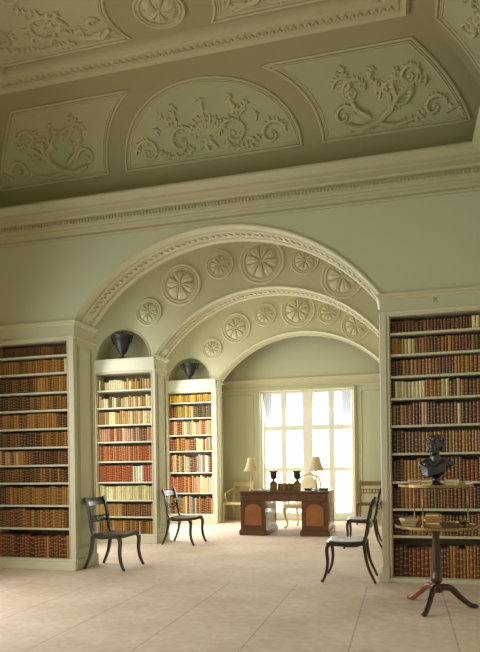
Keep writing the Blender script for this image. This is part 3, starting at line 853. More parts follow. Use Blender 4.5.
ORD = ['first', 'second', 'third', 'fourth', 'fifth', 'sixth', 'seventh', 'eighth', 'ninth', 'tenth', 'eleventh', 'twelfth', 'thirteenth', 'fourteenth', 'fifteenth',
       'sixteenth', 'seventeenth', 'eighteenth', 'nineteenth', 'twentieth', 'twenty-first', 'twenty-second', 'twenty-third', 'twenty-fourth', 'twenty-fifth', 'twenty-sixth', 'twenty-seventh',
       'twenty-eighth', 'twenty-ninth', 'thirtieth', 'thirty-first', 'thirty-second', 'thirty-third', 'thirty-fourth', 'thirty-fifth', 'thirty-sixth']
rest = MB(); n_ind = 0; MAXI = 296
def pick(pal, u, rnd):
    """pal: list of (end fraction, [colours])"""
    for e, cols in pal:
        if u <= e: return rnd.choice(cols)
    return rnd.choice(pal[-1][1])
def row(ya, x0, x1, z, ztop, pal, wr, rnd, case_name, row_name, visible, fill=.86, jitter=.06, group=None, runs=True, individual=False):
    global n_ind
    x = x0+.016; i = 0; xe = x1-.014
    runlen = 0; H = ztop-.024-z; rh = H*fill; rw = (wr[0]+wr[1])/2; col = None
    seg = -1; made = []
    while x < xe-.012:
        sg = next((k_ for k_, (e_, _) in enumerate(pal) if (x-x0)/(x1-x0) <= e_), len(pal)-1)
        if runlen <= 0 or sg != seg:
            seg = sg
            runlen = rnd.randint(2, 7) if runs else 1
            rw = rnd.uniform(*wr); rh = H*min(.955, fill+rnd.uniform(-jitter, jitter*.7)); col = pick(pal, (x-x0)/(x1-x0), rnd)
        c = pick(pal, (x-x0)/(x1-x0), rnd) if rnd.random() < .45 else col
        w = min(rw*rnd.uniform(.93, 1.07), xe-x); h = rh*rnd.uniform(.985, 1.0); runlen -= 1
        d = min(.19, h*.78); ys = ya+.032+rnd.uniform(0, .006)
        if individual and visible(x+w/2) and n_ind < MAXI:
            b = MB(); book_into(b, x, ys, z+.0005, w-.0012, h, d, c)
            o = b.build('book', origin=(x+w/2, ys+d/2, z), fix=False)
            made.append((o, c, i))
            n_ind += 1
        else: book_into(rest, x, ys, z+.0005, w-.0012, h, d, c)
        x += w; i += 1
    for o, c, k_ in made:      # counted from the end next to the arch
        q = k_ if case_name.startswith('bust') else i-1-k_
        tag(o, f'{c} book, {ORD[q]} from the arch end, {row_name} shelf of {case_name}', 'book', group)
DB, BR, RB, TN, GB, PT, CR = 'dark brown', 'brown', 'reddish brown', 'tan', 'golden brown', 'pale tan', 'cream'
rnd = random.Random(11)
# right (bust) bookcase, bottom to top
zR = [RO[2]]+RS+[RO[3]]
palR = [
 [(.12, ['maroon', DB]), (.3, [RB, 'maroon', BR]), (.52, [BR, RB, TN, GB]), (.62, [RB, TN]), (1, [TN, BR, GB])],
 [(.12, [DB]), (.3, [TN, GB]), (.6, [BR, TN, DB]), (1, [BR, GB, TN])],
 [(.08, [DB]), (.6, [BR, GB, RB]), (1, [BR, TN, DB])],
 [(.1, [DB, BR]), (.45, [GB, TN]), (1, [GB, BR, RB])],
 [(.12, [DB, GB]), (.5, [TN, BR, GB]), (1, [GB, TN, BR])],
 [(.2, [BR, TN]), (.45, [BR, DB, PT, RB]), (.62, [RB, BR]), (.64, [CR]), (1, [BR, RB, TN])],
 [(.04, [BR]), (.30, [CR]), (.46, [TN, GB]), (.53, [CR]), (.61, [BR, GB]), (.64, [CR]), (.8, [GB, BR]), (1, [CR, TN, BR])],
 [(.1, [DB]), (.5, [BR, GB]), (.82, [BR, GB, TN]), (.86, ['ochre']), (1, [BR])],
 [(.12, [BR, TN]), (.24, [CR]), (.5, [BR, DB, GB]), (.8, [BR, RB, TN]), (1, [RB, 'maroon'])],
 [(.3, [DB, 'maroon']), (.76, [BR, DB, RB]), (.80, [CR]), (1, [DB, RB])]]
nmR = ['lowest', 'second lowest', 'third lowest', 'fourth lowest', 'fifth lowest', 'fifth highest', 'fourth highest', 'third highest', 'second highest', 'topmost']
visR = lambda x: x < .69
for k in range(10):
    row(Y1, RO[0], RO[1], zR[k], zR[k+1], palR[k], (.028, .040) if k else (.030, .046), rnd, 'bust bookcase', nmR[k], visR, fill=(.78 if k == 0 else .86), group='books of the bookcase behind the bust', individual=True)
zL = [LO[2]]+LS+[LO[3]]
palL = [
 [(.5, ['maroon', RB, BR]), (1, [RB, BR, TN])], [(.3, [DB, BR]), (.65, [BR, GB, RB]), (1, [GB, RB, 'green'])], [(.1, [DB]), (.8, [BR, GB, TN]), (1, [GB, TN])],
 [(.5, [DB, BR]), (1, [GB, BR, DB])], [(.3, [PT, BR]), (.5, [TN, BR]), (1, [BR, DB])], [(.6, [BR, DB]), (1, [BR, GB])],
 [(.4, [GB, BR]), (.8, [GB, TN]), (1, [BR])], [(.5, [BR, DB]), (1, [GB, TN, BR])], [(.5, [DB, BR]), (1, [BR, GB, TN])],
 [(.5, [BR, GB]), (.8, [TN, GB]), (.9, [GB, DB]), (.97, [CR]), (1, [BR])], [(1, [DB, BR, RB, DB])]]
nmL = ['lowest', 'second lowest', 'third lowest', 'fourth lowest', 'fifth lowest', 'sixth lowest', 'fifth highest', 'fourth highest', 'third highest', 'second highest', 'topmost']
visL = lambda x: x > -4.65
for k in range(11):
    row(Y1, LO[0], LO[1], zL[k], zL[k+1], palL[k], (.028, .040), rnd, 'the dim bookcase', nmL[k], visL, fill=(.80 if k == 0 else .88), group='books of the bookcase beside the first arch', individual=True)
z2 = [B2[2]]+S2+[B2[3]]
pal2 = [
 [(1, [TN, PT, GB, BR])], [(1, [TN, BR, PT])], [(1, ['pale yellow', CR])], [(.62, ['red']), (.8, ['ivory']), (1, ['red', RB])],
 [(1, ['orange', 'red'])], [(.3, ['red', 'pink']), (.55, ['red', 'ivory', 'pink']), (1, [BR, 'pink', 'grey', 'red'])],
 [(1, ['peach', CR, PT, TN])], [(.4, ['ivory', 'olive', PT, CR]), (.7, [CR, 'pink', 'peach', 'grey']), (1, [PT, TN, CR])],
 [(.2, ['olive', CR]), (.35, ['ivory']), (.6, [CR, 'grey', PT]), (1, ['olive', TN, CR, PT])]]
for k in range(9):
    row(Y2, B2[0], B2[1], z2[k], z2[k+1], pal2[k], (.030, .044), rnd, '', '', None, fill=(.84 if k < 7 else .68), jitter=.04 if k < 6 else .14, runs=k < 7)
z3 = [B3[2]]+S3+[B3[3]]
pal3 = [
 [(.3, [BR, TN, 'olive']), (.6, ['grey', 'green', CR, RB]), (1, [RB, 'orange', BR])], [(.5, ['red', RB, 'orange']), (.7, ['pink', TN]), (1, ['ivory', 'grey', CR])],
 [(.4, ['grey', PT, RB, 'olive']), (1, ['ivory', 'grey', RB, TN, 'green'])], [(.4, ['ochre', RB, BR]), (1, [RB, 'pink', BR, CR])],
 [(.3, [PT, 'ochre', RB]), (.7, [CR, 'grey', PT]), (1, ['red', CR, 'olive', PT])], [(.15, [RB]), (.45, ['yellow', 'olive']), (.55, [PT]), (1, [DB, BR, 'green'])],
 [(1, ['yellow', 'yellow', 'ochre'])]]
for k in range(7):
    row(Y3, B3[0], B3[1], z3[k], z3[k+1], pal3[k], (.034, .052), rnd, '', '', None, fill=(.84 if k < 6 else .92), jitter=.08, runs=False)
o = rest.build('books', fix=False)
tag(o, 'rows of old leather and cloth books filling the remaining shelves of the four bookcases', 'books', kind='stuff')

# ------------------------------------------------------------------ chairs
def arc_pts(P, n=6):
    """catmull-rom through P"""
    P = [Vector(p) for p in P]; out = []
    for i in range(len(P)-1):
        p0 = P[max(0, i-1)]; p1 = P[i]; p2 = P[i+1]; p3 = P[min(len(P)-1, i+2)]
        for j in range(n):
            t = j/n
            out.append(.5*((2*p1)+(-p0+p2)*t+(2*p0-5*p1+4*p2-p3)*t*t+(-p0+3*p1-3*p2+p3)*t**3))
    out.append(P[-1]); return out
def klismos(label, loc, rz, wood, seatm, group=None, arms=False, crest='tablet', lattice=False):
    """front faces local +x"""
    t = thing('armchair' if arms else 'side_chair', label, 'armchair' if arms else 'chair', loc, 0, group)
    o = Vector(loc)
    def W(p): return (p[0]+o.x, p[1]+o.y, p[2]+o.z)
    hw = .225
    wf, wb_ = .235, .205     # half-widths front/back
    for s in (-1, 1):
        # rear leg sabre
        b = MB().m(wood)
        pts = arc_pts([(-.155, s*wb_, .385), (-.165, s*(wb_+.004), .28), (-.195, s*(wb_+.008), .15), (-.262, s*(wb_+.014), .0)])
        k = len(pts); b.tube([W(p) for p in pts], [1.15-.45*i/(k-1) for i in range(k)], sq=(.031, .040), up=(0, 1, 0)); b.build('leg', parent=t, smooth=40)
        b = MB().m(wood)
        pts = arc_pts([(.190, s*wf, .375), (.212, s*(wf+.002), .33), (.205, s*(wf+.004), .2), (.222, s*(wf+.008), .09), (.262, s*(wf+.012), .0)])
        k = len(pts); b.tube([W(p) for p in pts], [1.2-.5*i/(k-1) for i in range(k)], sq=(.031, .040), up=(0, 1, 0))
        b.blob(W((.262, s*(wf+.012), .012)), (.017, .015, .0118), 8, 6); b.build('leg', parent=t, smooth=40)
    # side rails flowing into the back posts
    for s in (-1, 1):
        b = MB().m(wood)
        pts = arc_pts([(.205, s*wf, .388), (.12, s*(wf-.006), .383), (-.0, s*(wf-.016), .368), (-.10, s*(wf-.024), .375), (-.155, s*wb_, .42), (-.18, s*wb_, .52), (-.198, s*wb_, .64), (-.222, s*wb_, .75), (-.25, s*wb_, .83)])
        k = len(pts); b.tube([W(p) for p in pts], [1.1-.3*i/(k-1) for i in range(k)], sq=(.028, .046), up=(0, 1, 0)); b.build('back_post', parent=t, smooth=40)
    b = MB().m(wood)
    b.tube([W(p) for p in ((.205, -wf+.012, .383), (.205, wf-.012, .383), (0, wf-.03, .372), (-.15, wb_-.012, .388), (-.15, -wb_+.012, .388), (0, -wf+.03, .372))], 1, sq=(.03, .036), up=(0, 0, 1), closed=True)
    b.build('seat_rail', parent=t)
    # seat, dished
    b = MB().m(seatm); rows = []; 
    for i in range(9):
        u = i/8; x = -.14+.335*u; w = wb_+(wf-wb_)*u-.016
        zc = .382+.014*u*u-.0+(.012*(1-u)**2)
        rows.append([W((x, w*(j/8*2-1), zc-.012*math.cos(PI/2*(j/8*2-1))+.018)) for j in range(9)])
    b.grid(rows); low = [[(p[0], p[1], p[2]-.024) for p in r] for r in rows]; b.grid(low)
    for e in (0, -1): b.grid([rows[e], low[e]])
    b.grid([[r[0] for r in rows], [r[0] for r in low]]); b.grid([[r[-1] for r in rows], [r[-1] for r in low]])
    b.build('seat', parent=t, smooth=40)
    # crest rail: curved tablet
    b = MB().m(wood)
    rows = []
    zc0, zc1 = .73, .805
    prof = [(-.010, zc0), (.008, zc0), (.004, (zc0+zc1)/2), (-.004, zc1), (-.016, zc1+.012), (-.03, zc1+.008), (-.026, zc1-.01), (-.018, (zc0+zc1)/2)]
    for i in range(13):
        u = i/12*2-1; bow = -.018*(1-u*u)
        rows.append([W((-.228+bow+px-(pz-.76)*.25, u*(wb_+.018), pz)) for px, pz in prof])
    b.grid(rows, closed_v=True, cap=True); b.build('crest_rail', parent=t, smooth=40)
    # lower splat rail
    b = MB().m(wood)
    if lattice:
        for zc_ in (.585, .655):
            b.tube([W((-.20-.02*(1-(i/6-1)**2), (i/6-1)*wb_, zc_)) for i in range(13)], .008, 6)
        for k in range(-3, 4):
            c = (k*.058)
            b.tube([W((-.215, c+.032*math.cos(q), .62+.033*math.sin(q))) for q in [2*PI*j/12 for j in range(12)]], .006, 5, closed=True)
        b.m(M['gilt']).blob(W((-.222, 0, .62)), (.012, .022, .022), 8, 6)
    else:
        b.tube([W((-.195-.025*(1-(i/6-1)**2), (i/6-1)*wb_, .60+.0)) for i in range(13)], .011, 6)
        b.tube([W((-.19-.025*(1-(i/6-1)**2), (i/6-1)*wb_, .54)) for i in range(13)], .009, 6)
        for s in (-1, 1):
            b.tube([W((-.215, s*.02, .57)), W((-.21, s*.09, .60)), W((-.2, s*.15, .565)), W((-.195, s*.2, .6))], .008, 6)
        b.m(M['gilt']).blob(W((-.222, 0, .57)), (.010, .03, .024), 8, 6)
        b.m(M['gilt']).blob(W((-.214, -.1, .57)), (.008, .014, .02), 8, 6).blob(W((-.214, .1, .57)), (.008, .014, .02), 8, 6)
    b.build('back_rail', parent=t, smooth=50)
    if arms:
        for s in (-1, 1):
            b = MB().m(wood)
            pts = arc_pts([(-.215, s*wb_, .665), (-.12, s*(wb_+.03), .655), (.02, s*(wf+.03), .60), (.12, s*(wf+.02), .585), (.165, s*(wf+.01), .55), (.14, s*wf, .49), (.09, s*wf, .455), (.12, s*wf, .40)])
            b.tube([W(p) for p in pts], .015, 8)
            b.blob(W((.12, s*(wf+.02), .555)), (.03, .02, .03), 8, 6); b.build('arm', parent=t, smooth=50)
    t.rotation_euler = (0, 0, rz)
    return t
klismos('ebonised sabre-legged chair against the first jamb, beside the dark bookcase', (-3.33, 6.62, 0), R(-2), M['ebony'], M['seatdark'])
klismos('ebonised sabre-legged chair against the second jamb, between the two urn bookcases', (-3.25, 8.80, 0), R(-3), M['ebony'], M['seat'])
klismos('ebonised sabre-legged chair nearest the bust bookcase, light seat, facing the other jamb', (-.545, 6.39, 0), R(180), M['ebony'], M['seat'])
klismos('ebonised sabre-legged chair half hidden behind the light-seated chair by the pilaster', (-.555, 8.80, 0), R(180), M['ebony'], M['seat'])
klismos('dark chair with yellowish crest and looped back rail against the window wall panelling', (-.63, 12.10, 0), R(-90), mat('painted_chair_wood', srgb(120, 98, 52), .4, noise=.2), M['seatdark'], lattice=True)
klismos('cream and gold open armchair in the corner beside the desk', (-3.31, 12.24, 0), R(-100), M['cream_gilt'], M['linen'], arms=True)

# gilt cabriole armchair behind desk
def fauteuil(label, loc, rz):
    t = thing('desk_armchair', label, 'armchair', loc, 0); o = Vector(loc)
    W = lambda p: (p[0]+o.x, p[1]+o.y, p[2]+o.z)
    m = M['cream_gilt']
    for sx, sy in ((1, -1), (1, 1), (-1, -1), (-1, 1)):
        b = MB().m(m); x, y = sx*.22, sy*(.27 if sx > 0 else .22)
        pts = arc_pts([(x, y, .40), (x*1.13, y*1.12, .33), (x*1.05, y*1.06, .2), (x*.9, y*.94, .08), (x*1.0, y*1.02, .02), (x*1.12, y*1.1, .012)])
        k = len(pts); b.tube([W(p) for p in pts], [.034-.018*math.sin(PI/2*min(1, 1.4*i/(k-1))) for i in range(k)], 8)
        b.blob(W((x*1.1, y*1.08, .0165)), (.026, .022, .0162), 8, 6); b.build('leg', parent=t, smooth=50)
    b = MB().m(m); b.tube([W(p) for p in ((.24, -.29, .40), (.255, 0, .39), (.24, .29, .40), (0, .27, .40), (-.23, .23, .40), (-.24, 0, .4), (-.23, -.23, .40), (0, -.27, .40))], 1, sq=(.03, .06), up=(0, 0, 1), closed=True)
    b.build('seat_frame', parent=t)
    b = MB().m(M['linen']); b.blob(W((0, 0, .435)), (.235, .265, .05), 20, 10); b.build('seat_cushion', parent=t, smooth=60)
    b = MB().m(m)
    loop = arc_pts([(-.23, -.19, .42), (-.25, -.20, .60), (-.27, -.225, .80), (-.285, -.17, .93), (-.29, -.06, .965), (-.292, 0, .995), (-.29, .06, .965), (-.285, .17, .93), (-.27, .225, .80), (-.25, .20, .60), (-.23, .19, .42)])
    b.tube([W(p) for p in loop], .018, 8); b.tube([W((-.24, -.195, .55)), W((-.24, .195, .55))], .014, 8)
    b.blob(W((-.292, 0, .99)), (.02, .05, .03), 8, 6); b.build('back_frame', parent=t, smooth=50)
    b = MB().m(M['linen'])
    b.blob(W((-.262, 0, .74)), (.03, .185, .19), 18, 10); b.build('back_cushion', parent=t, smooth=60)
    for s in (-1, 1):
        b = MB().m(m)
        b.tube([W(p) for p in arc_pts([(-.265, s*.215, .72), (-.12, s*.27, .70), (.05, s*.29, .67), (.09, s*.285, .64), (.05, s*.28, .56), (.08, s*.28, .41)])], .017, 8)
        b.build('arm', parent=t, smooth=50)
    t.rotation_euler = (0, 0, rz); return t
fauteuil('gilt armchair with curved legs drawn up behind the desk, back to the window', (-1.80, 11.32, 0), R(-90-12))

# ------------------------------------------------------------------ desk
DX0, DX1, DY0, DY1, DZ = -2.66, -1.19, 9.93, 10.80, .735
dk = thing('pedestal_desk', 'mahogany pedestal desk with arched door panels in front of the window', 'desk', ((DX0+DX1)/2, (DY0+DY1)/2, 0))
b = MB().m(M['mahog']); b.cbox(DX0-.02, DX1+.02, DY0-.02, DY1+.02, DZ-.03, DZ, .006); b.build('desk_top', parent=dk)
b = MB().m(M['leather']); b.box(DX0+.08, DX1-.08, DY0+.08, DY1-.08, DZ, DZ+.0015); b.build('writing_surface', parent=dk, smooth=False)
b = MB().m(M['mahog']); b.cbox(DX0, DX1, DY0, DY1, DZ-.17, DZ-.031, .003); b.build('frieze', parent=dk)
for x0, x1 in ((DX0+.03, DX0+.46), (DX0+.49, DX1-.49), (DX1-.46, DX1-.03)):
    d = MB().m(M['mahog']); d.cbox(x0, x1, DY0-.012, DY0-.001, DZ-.155, DZ-.045, .003)
    dr = d.build('drawer', parent=dk)
    for fx in ((x0+x1)/2-.1, (x0+x1)/2+.1) if x1-x0 > .4 else ((x0+x1)/2,):
        kb = MB().m(M['urnb']); kb.lathe([(.004, 0), (.004, .012), (.013, .016), (.013, .022), (.004, .026)], (fx, DY0-.012, DZ-.1), 10, 'y'); kb.build('knob', parent=dr, smooth=50)
for px0, px1 in ((DX0, DX0+.44), (DX1-.44, DX1)):
    b = MB().m(M['mahog']); b.cbox(px0+.004, px1-.004, DY0+.004, DY1-.004, .10, DZ-.171, .003); pd = b.build('pedestal', parent=dk)
    b = MB().m(M['mahog']); b.cbox(px0-.02, px1+.02, DY0-.02, DY1+.02, 0, .085, .006); b.cbox(px0-.008, px1+.008, DY0-.008, DY1+.008, .085, .102, .004); b.build('plinth', parent=dk)
    # arched door panel
    cx = (px0+px1)/2; hw = .15
    arc = [(cx-hw, .16)]+[(cx-hw*.98, .46)]+[(cx-hw*.8*math.cos(PI*i/10), .475+.055*math.sin(PI*i/10)) for i in range(11)]+[(cx+hw*.98, .46), (cx+hw, .16)]
    b = MB().m(M['mahogp']); b.prism(arc, DY0-.004, DY0+.006, 'y'); dr = b.build('door', parent=dk)
    b = MB().m(M['mahog']); b.tube([(x, DY0-.004, z) for x, z in arc], .009, 6, closed=True); b.build('door_moulding', parent=dr, smooth=40)
    # side panel mouldings
    for xs_, dd in ((px0+.004, -1), (px1-.004, 1)):
        b = MB().m(M['mahog']); frame_rect(b, [(xs_, DY0+.08, .16), (xs_, DY1-.08, .16), (xs_, DY1-.08, .54), (xs_, DY0+.08, .54)], .006); b.build('side_moulding', parent=dk)
TZ = DZ+.002
def lamp(label, x, y):
    t = thing('table_lamp', label, 'lamp', (x, y, TZ), 0)
    b = MB().m(M['cream_gilt']); b.lathe([(.055, 0), (.055, .012), (.045, .018), (.02, .03), (.014, .05), (.018, .07), (.012, .08), (.016, .17), (.012, .28), (.018, .29), (.012, .30), (.006, .345), (.004, .36)], (x, y, TZ), 16); b.build('lamp_base', parent=t, smooth=50)
    b = MB().m(M['shade'])
    prof = [(.128, .33), (.112, .37), (.092, .42), (.074, .48), (.064, .53), (.062, .56)]
    n = 24; b.grid([[(x+r*(1+.03*math.cos(8*2*PI*j/n))*math.cos(2*PI*j/n), y+r*(1+.03*math.cos(8*2*PI*j/n))*math.sin(2*PI*j/n), TZ+z) for j in range(n)] for r, z in prof], closed_v=True)
    b.grid([[(x+(r-.003)*math.cos(2*PI*j/n), y+(r-.003)*math.sin(2*PI*j/n), TZ+z) for j in range(n)] for r, z in prof], closed_v=True)
    for q in range(3): b.m(M['brass']).tube([(x+.004*math.cos(q*2.1), y+.004*math.sin(q*2.1), TZ+.352), (x+.10*math.cos(q*2.1), y+.10*math.sin(q*2.1), TZ+.375)], .002, 4)
    b.build('lamp_shade', parent=t, smooth=60)
lamp('brass candlestick lamp with cream bell shade at the desk end near the cream armchair', -2.53, 10.22)
lamp('brass candlestick lamp with cream bell shade at the desk end by the green boxes', -1.42, 10.22)
def bronze_urn(label, x, y):
    t = thing('bronze_urn', label, 'urn', (x, y, TZ))
    b = MB().m(M['bookgold']); b.cbox(x-.055, x+.055, y-.05, y+.05, TZ, TZ+.125, .004); b.cbox(x-.06, x+.06, y-.055, y+.055, TZ+.125, TZ+.135, .003); b.build('pedestal', parent=t)
    b = MB().m(M['urnb']); z = TZ+.135
    b.lathe([(.045, 0), (.045, .014), (.02, .026), (.016, .045), (.036, .062), (.054, .09), (.058, .125), (.052, .15), (.062, .17), (.083, .186), (.081, .193), (.055, .178), (.048, .15), (.002, .10)], (x, y, z), 18)
    for s in (-1, 1): b.tube([(x+s*.052, y, z+.085), (x+s*.082, y, z+.09), (x+s*.088, y, z+.13), (x+s*.055, y, z+.14)], .006, 6)
    b.build('vessel', parent=t, smooth=50)
bronze_urn('small bronze urn on block at the desk lamp side of the row of books', -2.13, 10.15)
bronze_urn('small bronze urn on block between the desk books and the shaded lamp by green boxes', -1.73, 10.15)
xs_ = -2.055
for k, (w, c, lb) in enumerate(((.042, BR, 'beside the urn at the papers end'), (.040, GB, 'second in the row'), (.048, TN, 'third in the row'), (.044, BR, 'fourth in the row'), (.040, GB, 'fifth in the row'), (.042, RB, 'sixth, against an urn'))):
    b = MB(); h = .125-.008*(k % 2); book_into(b, xs_, 10.10, TZ, w, h, .1, c)
    o = b.build('desk_book', origin=(xs_+w/2, 10.15, TZ), fix=False); tag(o, f'{c} book standing on the desk between bronze urns, {lb}', 'book', 'books standing on the desk')
    xs_ += w+.0012
for k, (x0, x1, y0, y1, h, rz, lb) in enumerate(((-2.34, -2.20, 10.05, 10.24, .03, .2, 'open white book lying on the desk between lamp and urn'), )):
    t = thing('open_book', lb, 'book', ((x0+x1)/2, (y0+y1)/2, TZ))
    b = MB().m(M['paper'])
    rows = []
    for i in range(11):
        u = i/10*2-1; zz_ = .008+.022*abs(math.sin(PI*abs(u)))**.7
        rows.append([(-2.335+u*.11, y, TZ+zz_) for y in (10.04, 10.22)])
    rows2 = [[(p[0], p[1], TZ+.004) for p in r] for r in rows]
    b.grid(rows); b.grid(rows2); b.grid([[r[0] for r in rows], [r[0] for r in rows2]]); b.grid([[r[1] for r in rows], [r[1] for r in rows2]]); b.grid([rows[0], rows2[0]]); b.grid([rows[-1], rows2[-1]])
    b.build('pages', parent=t)
    b = MB().m(M['bookgold']); b.box(-2.45, -2.22, 10.03, 10.23, TZ, TZ+.004); b.build('cover', parent=t)
for x0, x1, h, lb in ((-1.60, -1.49, .035, 'small green leather box on the desk, urn side of the lamp'), (-1.36, -1.215, .04, 'dark green leather box on the desk corner past the lamp')):
    t = thing('leather_box', lb, 'box', ((x0+x1)/2, 10.2, TZ))
    b = MB().m(M['green']); b.cbox(x0, x1, 10.12, 10.24, TZ, TZ+h*.65, .003); b.build('box_body', parent=t)
    b = MB().m(M['green']); b.cbox(x0-.003, x1+.003, 10.117, 10.243, TZ+h*.65, TZ+h, .003); b.build('lid', parent=t)

# ------------------------------------------------------------------ vases in niches
def niche_vase(label, x, y, z, w=.175, h=.40):
    t = thing('vase', label, 'vase', (x, y, z))
    b = MB().m(M['urn'])
    p = [(.44, 0), (.46, .025), (.42, .05), (.16, .08), (.13, .14), (.2, .18), (.36, .23), (.52, .32), (.66, .45), (.78, .60), (.84, .70), (.82, .74), (.90, .80), (1, .85), (1, .87), (.9, .88), (.62, .88), (.5, .90), (.24, .94), (.12, .955), (.07, .98), (.04, 1.0), (.003, 1.0)]
    b.lathe([(r*w, zz_*h) for r, zz_ in p], (x, y, z), 28); b.build('vase_body', parent=t, smooth=45)
    for s in (-1, 1):
        b = MB().m(M['urn']); b.tube([(x+s*w*.70, y, z+h*.55), (x+s*w*.98, y, z+h*.62), (x+s*w*1.08, y, z+h*.76), (x+s*w*1.2, y, z+h*.87), (x+s*w*1.0, y, z+h*.88)], [.016, .013, .013, .012, .01], 7)
        b.build('handle', parent=t, smooth=50)
niche_vase('black urn-shaped vase in the nearer half-round niche', -4.185, Y2+.015, 2.8405, .155, .42)
niche_vase('black urn-shaped vase in the farther half-round niche', -4.20, Y3+.015, 2.9205, .165, .38)

# ------------------------------------------------------------------ tripod table
TX, TY = .245, 5.25
tb = thing('tripod_table', 'two-tier round table on tripod base in front of the bookcase', 'table', (TX, TY, 0))
b = MB().m(M['redwood'])
b.lathe([(.045, .13), (.052, .145), (.052, .17), (.036, .185), (.03, .20), (.045, .22), (.046, .25), (.034, .27), (.036, .32), (.034, .40), (.030, .50), (.028, .60), (.040, .62), (.05, .635), (.16, .648), (.16, .655)], (TX, TY, 0), 20)
b.build('column', parent=tb, smooth=45)
for k, (fx, fy, m) in enumerate(((.135, 4.93, M['redwood']), (.545, 5.29, M['redwood']), (.03, 5.52, M['toffee']))):
    d = Vector((fx-TX, fy-TY, 0)); L = d.length; d.normalize()
    pts = arc_pts([Vector((TX, TY, 0))+d*.03+Vector((0, 0, .165)), Vector((TX, TY, 0))+d*.11+Vector((0, 0, .16)), Vector((TX, TY, 0))+d*(L*.62)+Vector((0, 0, .085)), Vector((TX, TY, 0))+d*(L*.88)+Vector((0, 0, .025)), Vector((TX, TY, 0))+d*L+Vector((0, 0, .020))])
    n = len(pts); b = MB().m(m); b.tube(pts, [.030-.012*i/(n-1) for i in range(n)], 10)
    e = Vector((TX, TY, 0))+d*L; b.blob((e.x, e.y, .018), (.026, .026, .0175), 10, 6); b.build('leg', parent=tb, smooth=50)
def tier(z, r, nm):
    b = MB().m(M['redwood']); b.lathe([(.002, -.002), (r-.02, -.002), (r, .004), (r+.004, .012), (r, .02), (.002, .02)], (TX, TY, z), 40); o = b.build(nm, parent=tb, smooth=40)
    b = MB().m(M['brass'])
    b.lathe([(r+.0045, .004), (r+.009, .006), (r+.009, .026), (r+.0045, .026), (r+.0045, .004)], (TX, TY, z), 40, cap=False)
    g_ = b.build('gallery', parent=o, smooth=40)
tier(.655, .315, 'lower_tier'); tier(.985, .285, 'upper_tier')
for a in (12, 128, 246):
    x, y = TX+.262*math.cos(R(a)), TY+.262*math.sin(R(a))
    b = MB().m(M['brass']); b.lathe([(.014, .675), (.014, .69), (.005, .70), (.005, .83), (.009, .835), (.005, .84), (.005, .965), (.013, .975), (.013, .983)], (x, y, 0), 10); b.build('support_post', parent=tb, smooth=50)
# books lying and standing on the table
def flat_book(label, x, y, z, w, d, h, rz, c, group):
    t = thing('small_book', label, 'book', (x, y, z), 0, group)
    b = MB().m(M['book '+c]); 
    b.cbox(x-w/2, x+w/2, y-d/2, y+d/2, z, z+.005, .0008); b.cbox(x-w/2, x+w/2, y-d/2, y+d/2, z+h-.005, z+h, .0008); b.box(x-w/2, x-w/2+.003, y-d/2, y+d/2, z, z+h); b.build('cover', parent=t)
    b = MB().m(M['paper']); b.box(x-w/2+.003, x+w/2-.003, y-d/2+.003, y+d/2-.003, z+.0051, z+h-.0051); b.build('pages', parent=t)
    t.rotation_euler = (0, 0, rz)
L1, U1 = .6755, 1.0055
z = L1
for k, (c, s, lb) in enumerate((('tan', .115, 'bottom tan book of the pile by the arch-side post on the lower tier'), ('brown', .11, 'middle brown book of the pile by the arch-side post on the lower tier'), ('cream', .105, 'top cream book of the pile by the arch-side post on the lower tier'))):
    flat_book(lb, .03, 5.20, z, s, .15, .019, .15*k, c, 'small books piled on the lower tier'); z += .0195
z = L1
for k, (c, s, h, lb) in enumerate((('red', .12, .022, 'bottom red book in the tall pile in the middle of the lower tier'), ('maroon', .11, .022, 'second book up in the tall pile in the middle of the lower tier'), ('red', .115, .020, 'third red book up in the tall pile on the lower tier'), ('orange', .10, .020, 'fourth book up in the tall pile on the lower tier'), ('red', .10, .02, 'top red book of the tall pile in the middle of the lower tier'))):
    flat_book(lb, .215, 5.08, z, s, .13, h, (R(84), R(-5), R(97), R(80), R(-8))[k], c, 'small books piled on the lower tier'); z += h+.0005
for (x, y, w, c, k, lb) in ((.085, 5.12, .10, 'pale tan', 2, 'pile beside the bust base toward the arch'), (.165, 5.05, .085, 'golden brown', 2, 'pile in front of the bust on the upper tier'), (.36, 5.08, .10, 'ivory', 2, 'pile on the upper tier away from the arch'), (.44, 5.17, .06, 'tan', 1, 'at the rim of the upper tier away from the arch')):
    z = U1
    for j in range(k):
        flat_book((('bottom ' if j == 0 else 'top ') if k > 1 else '')+('single ' if k == 1 else '')+c+' book of the '+lb if k > 1 else 'single tan book lying '+lb, x, y, z, w, .11, .024, .1*j, c if j == 0 else 'tan', 'small books lying on the upper tier'); z += .0245
# small brass dish at rim of lower tier
t = thing('brass_bowl', 'small brass bowl on the lower tier near the post away from the arch', 'bowl', (.45, 5.13, L1))
b = MB().m(M['brass']); b.lathe([(.02, 0), (.022, .004), (.012, .012), (.035, .03), (.04, .045), (.037, .045), (.03, .03), (.002, .02)], (.45, 5.13, L1), 18); b.build('bowl_body', parent=t, smooth=50)

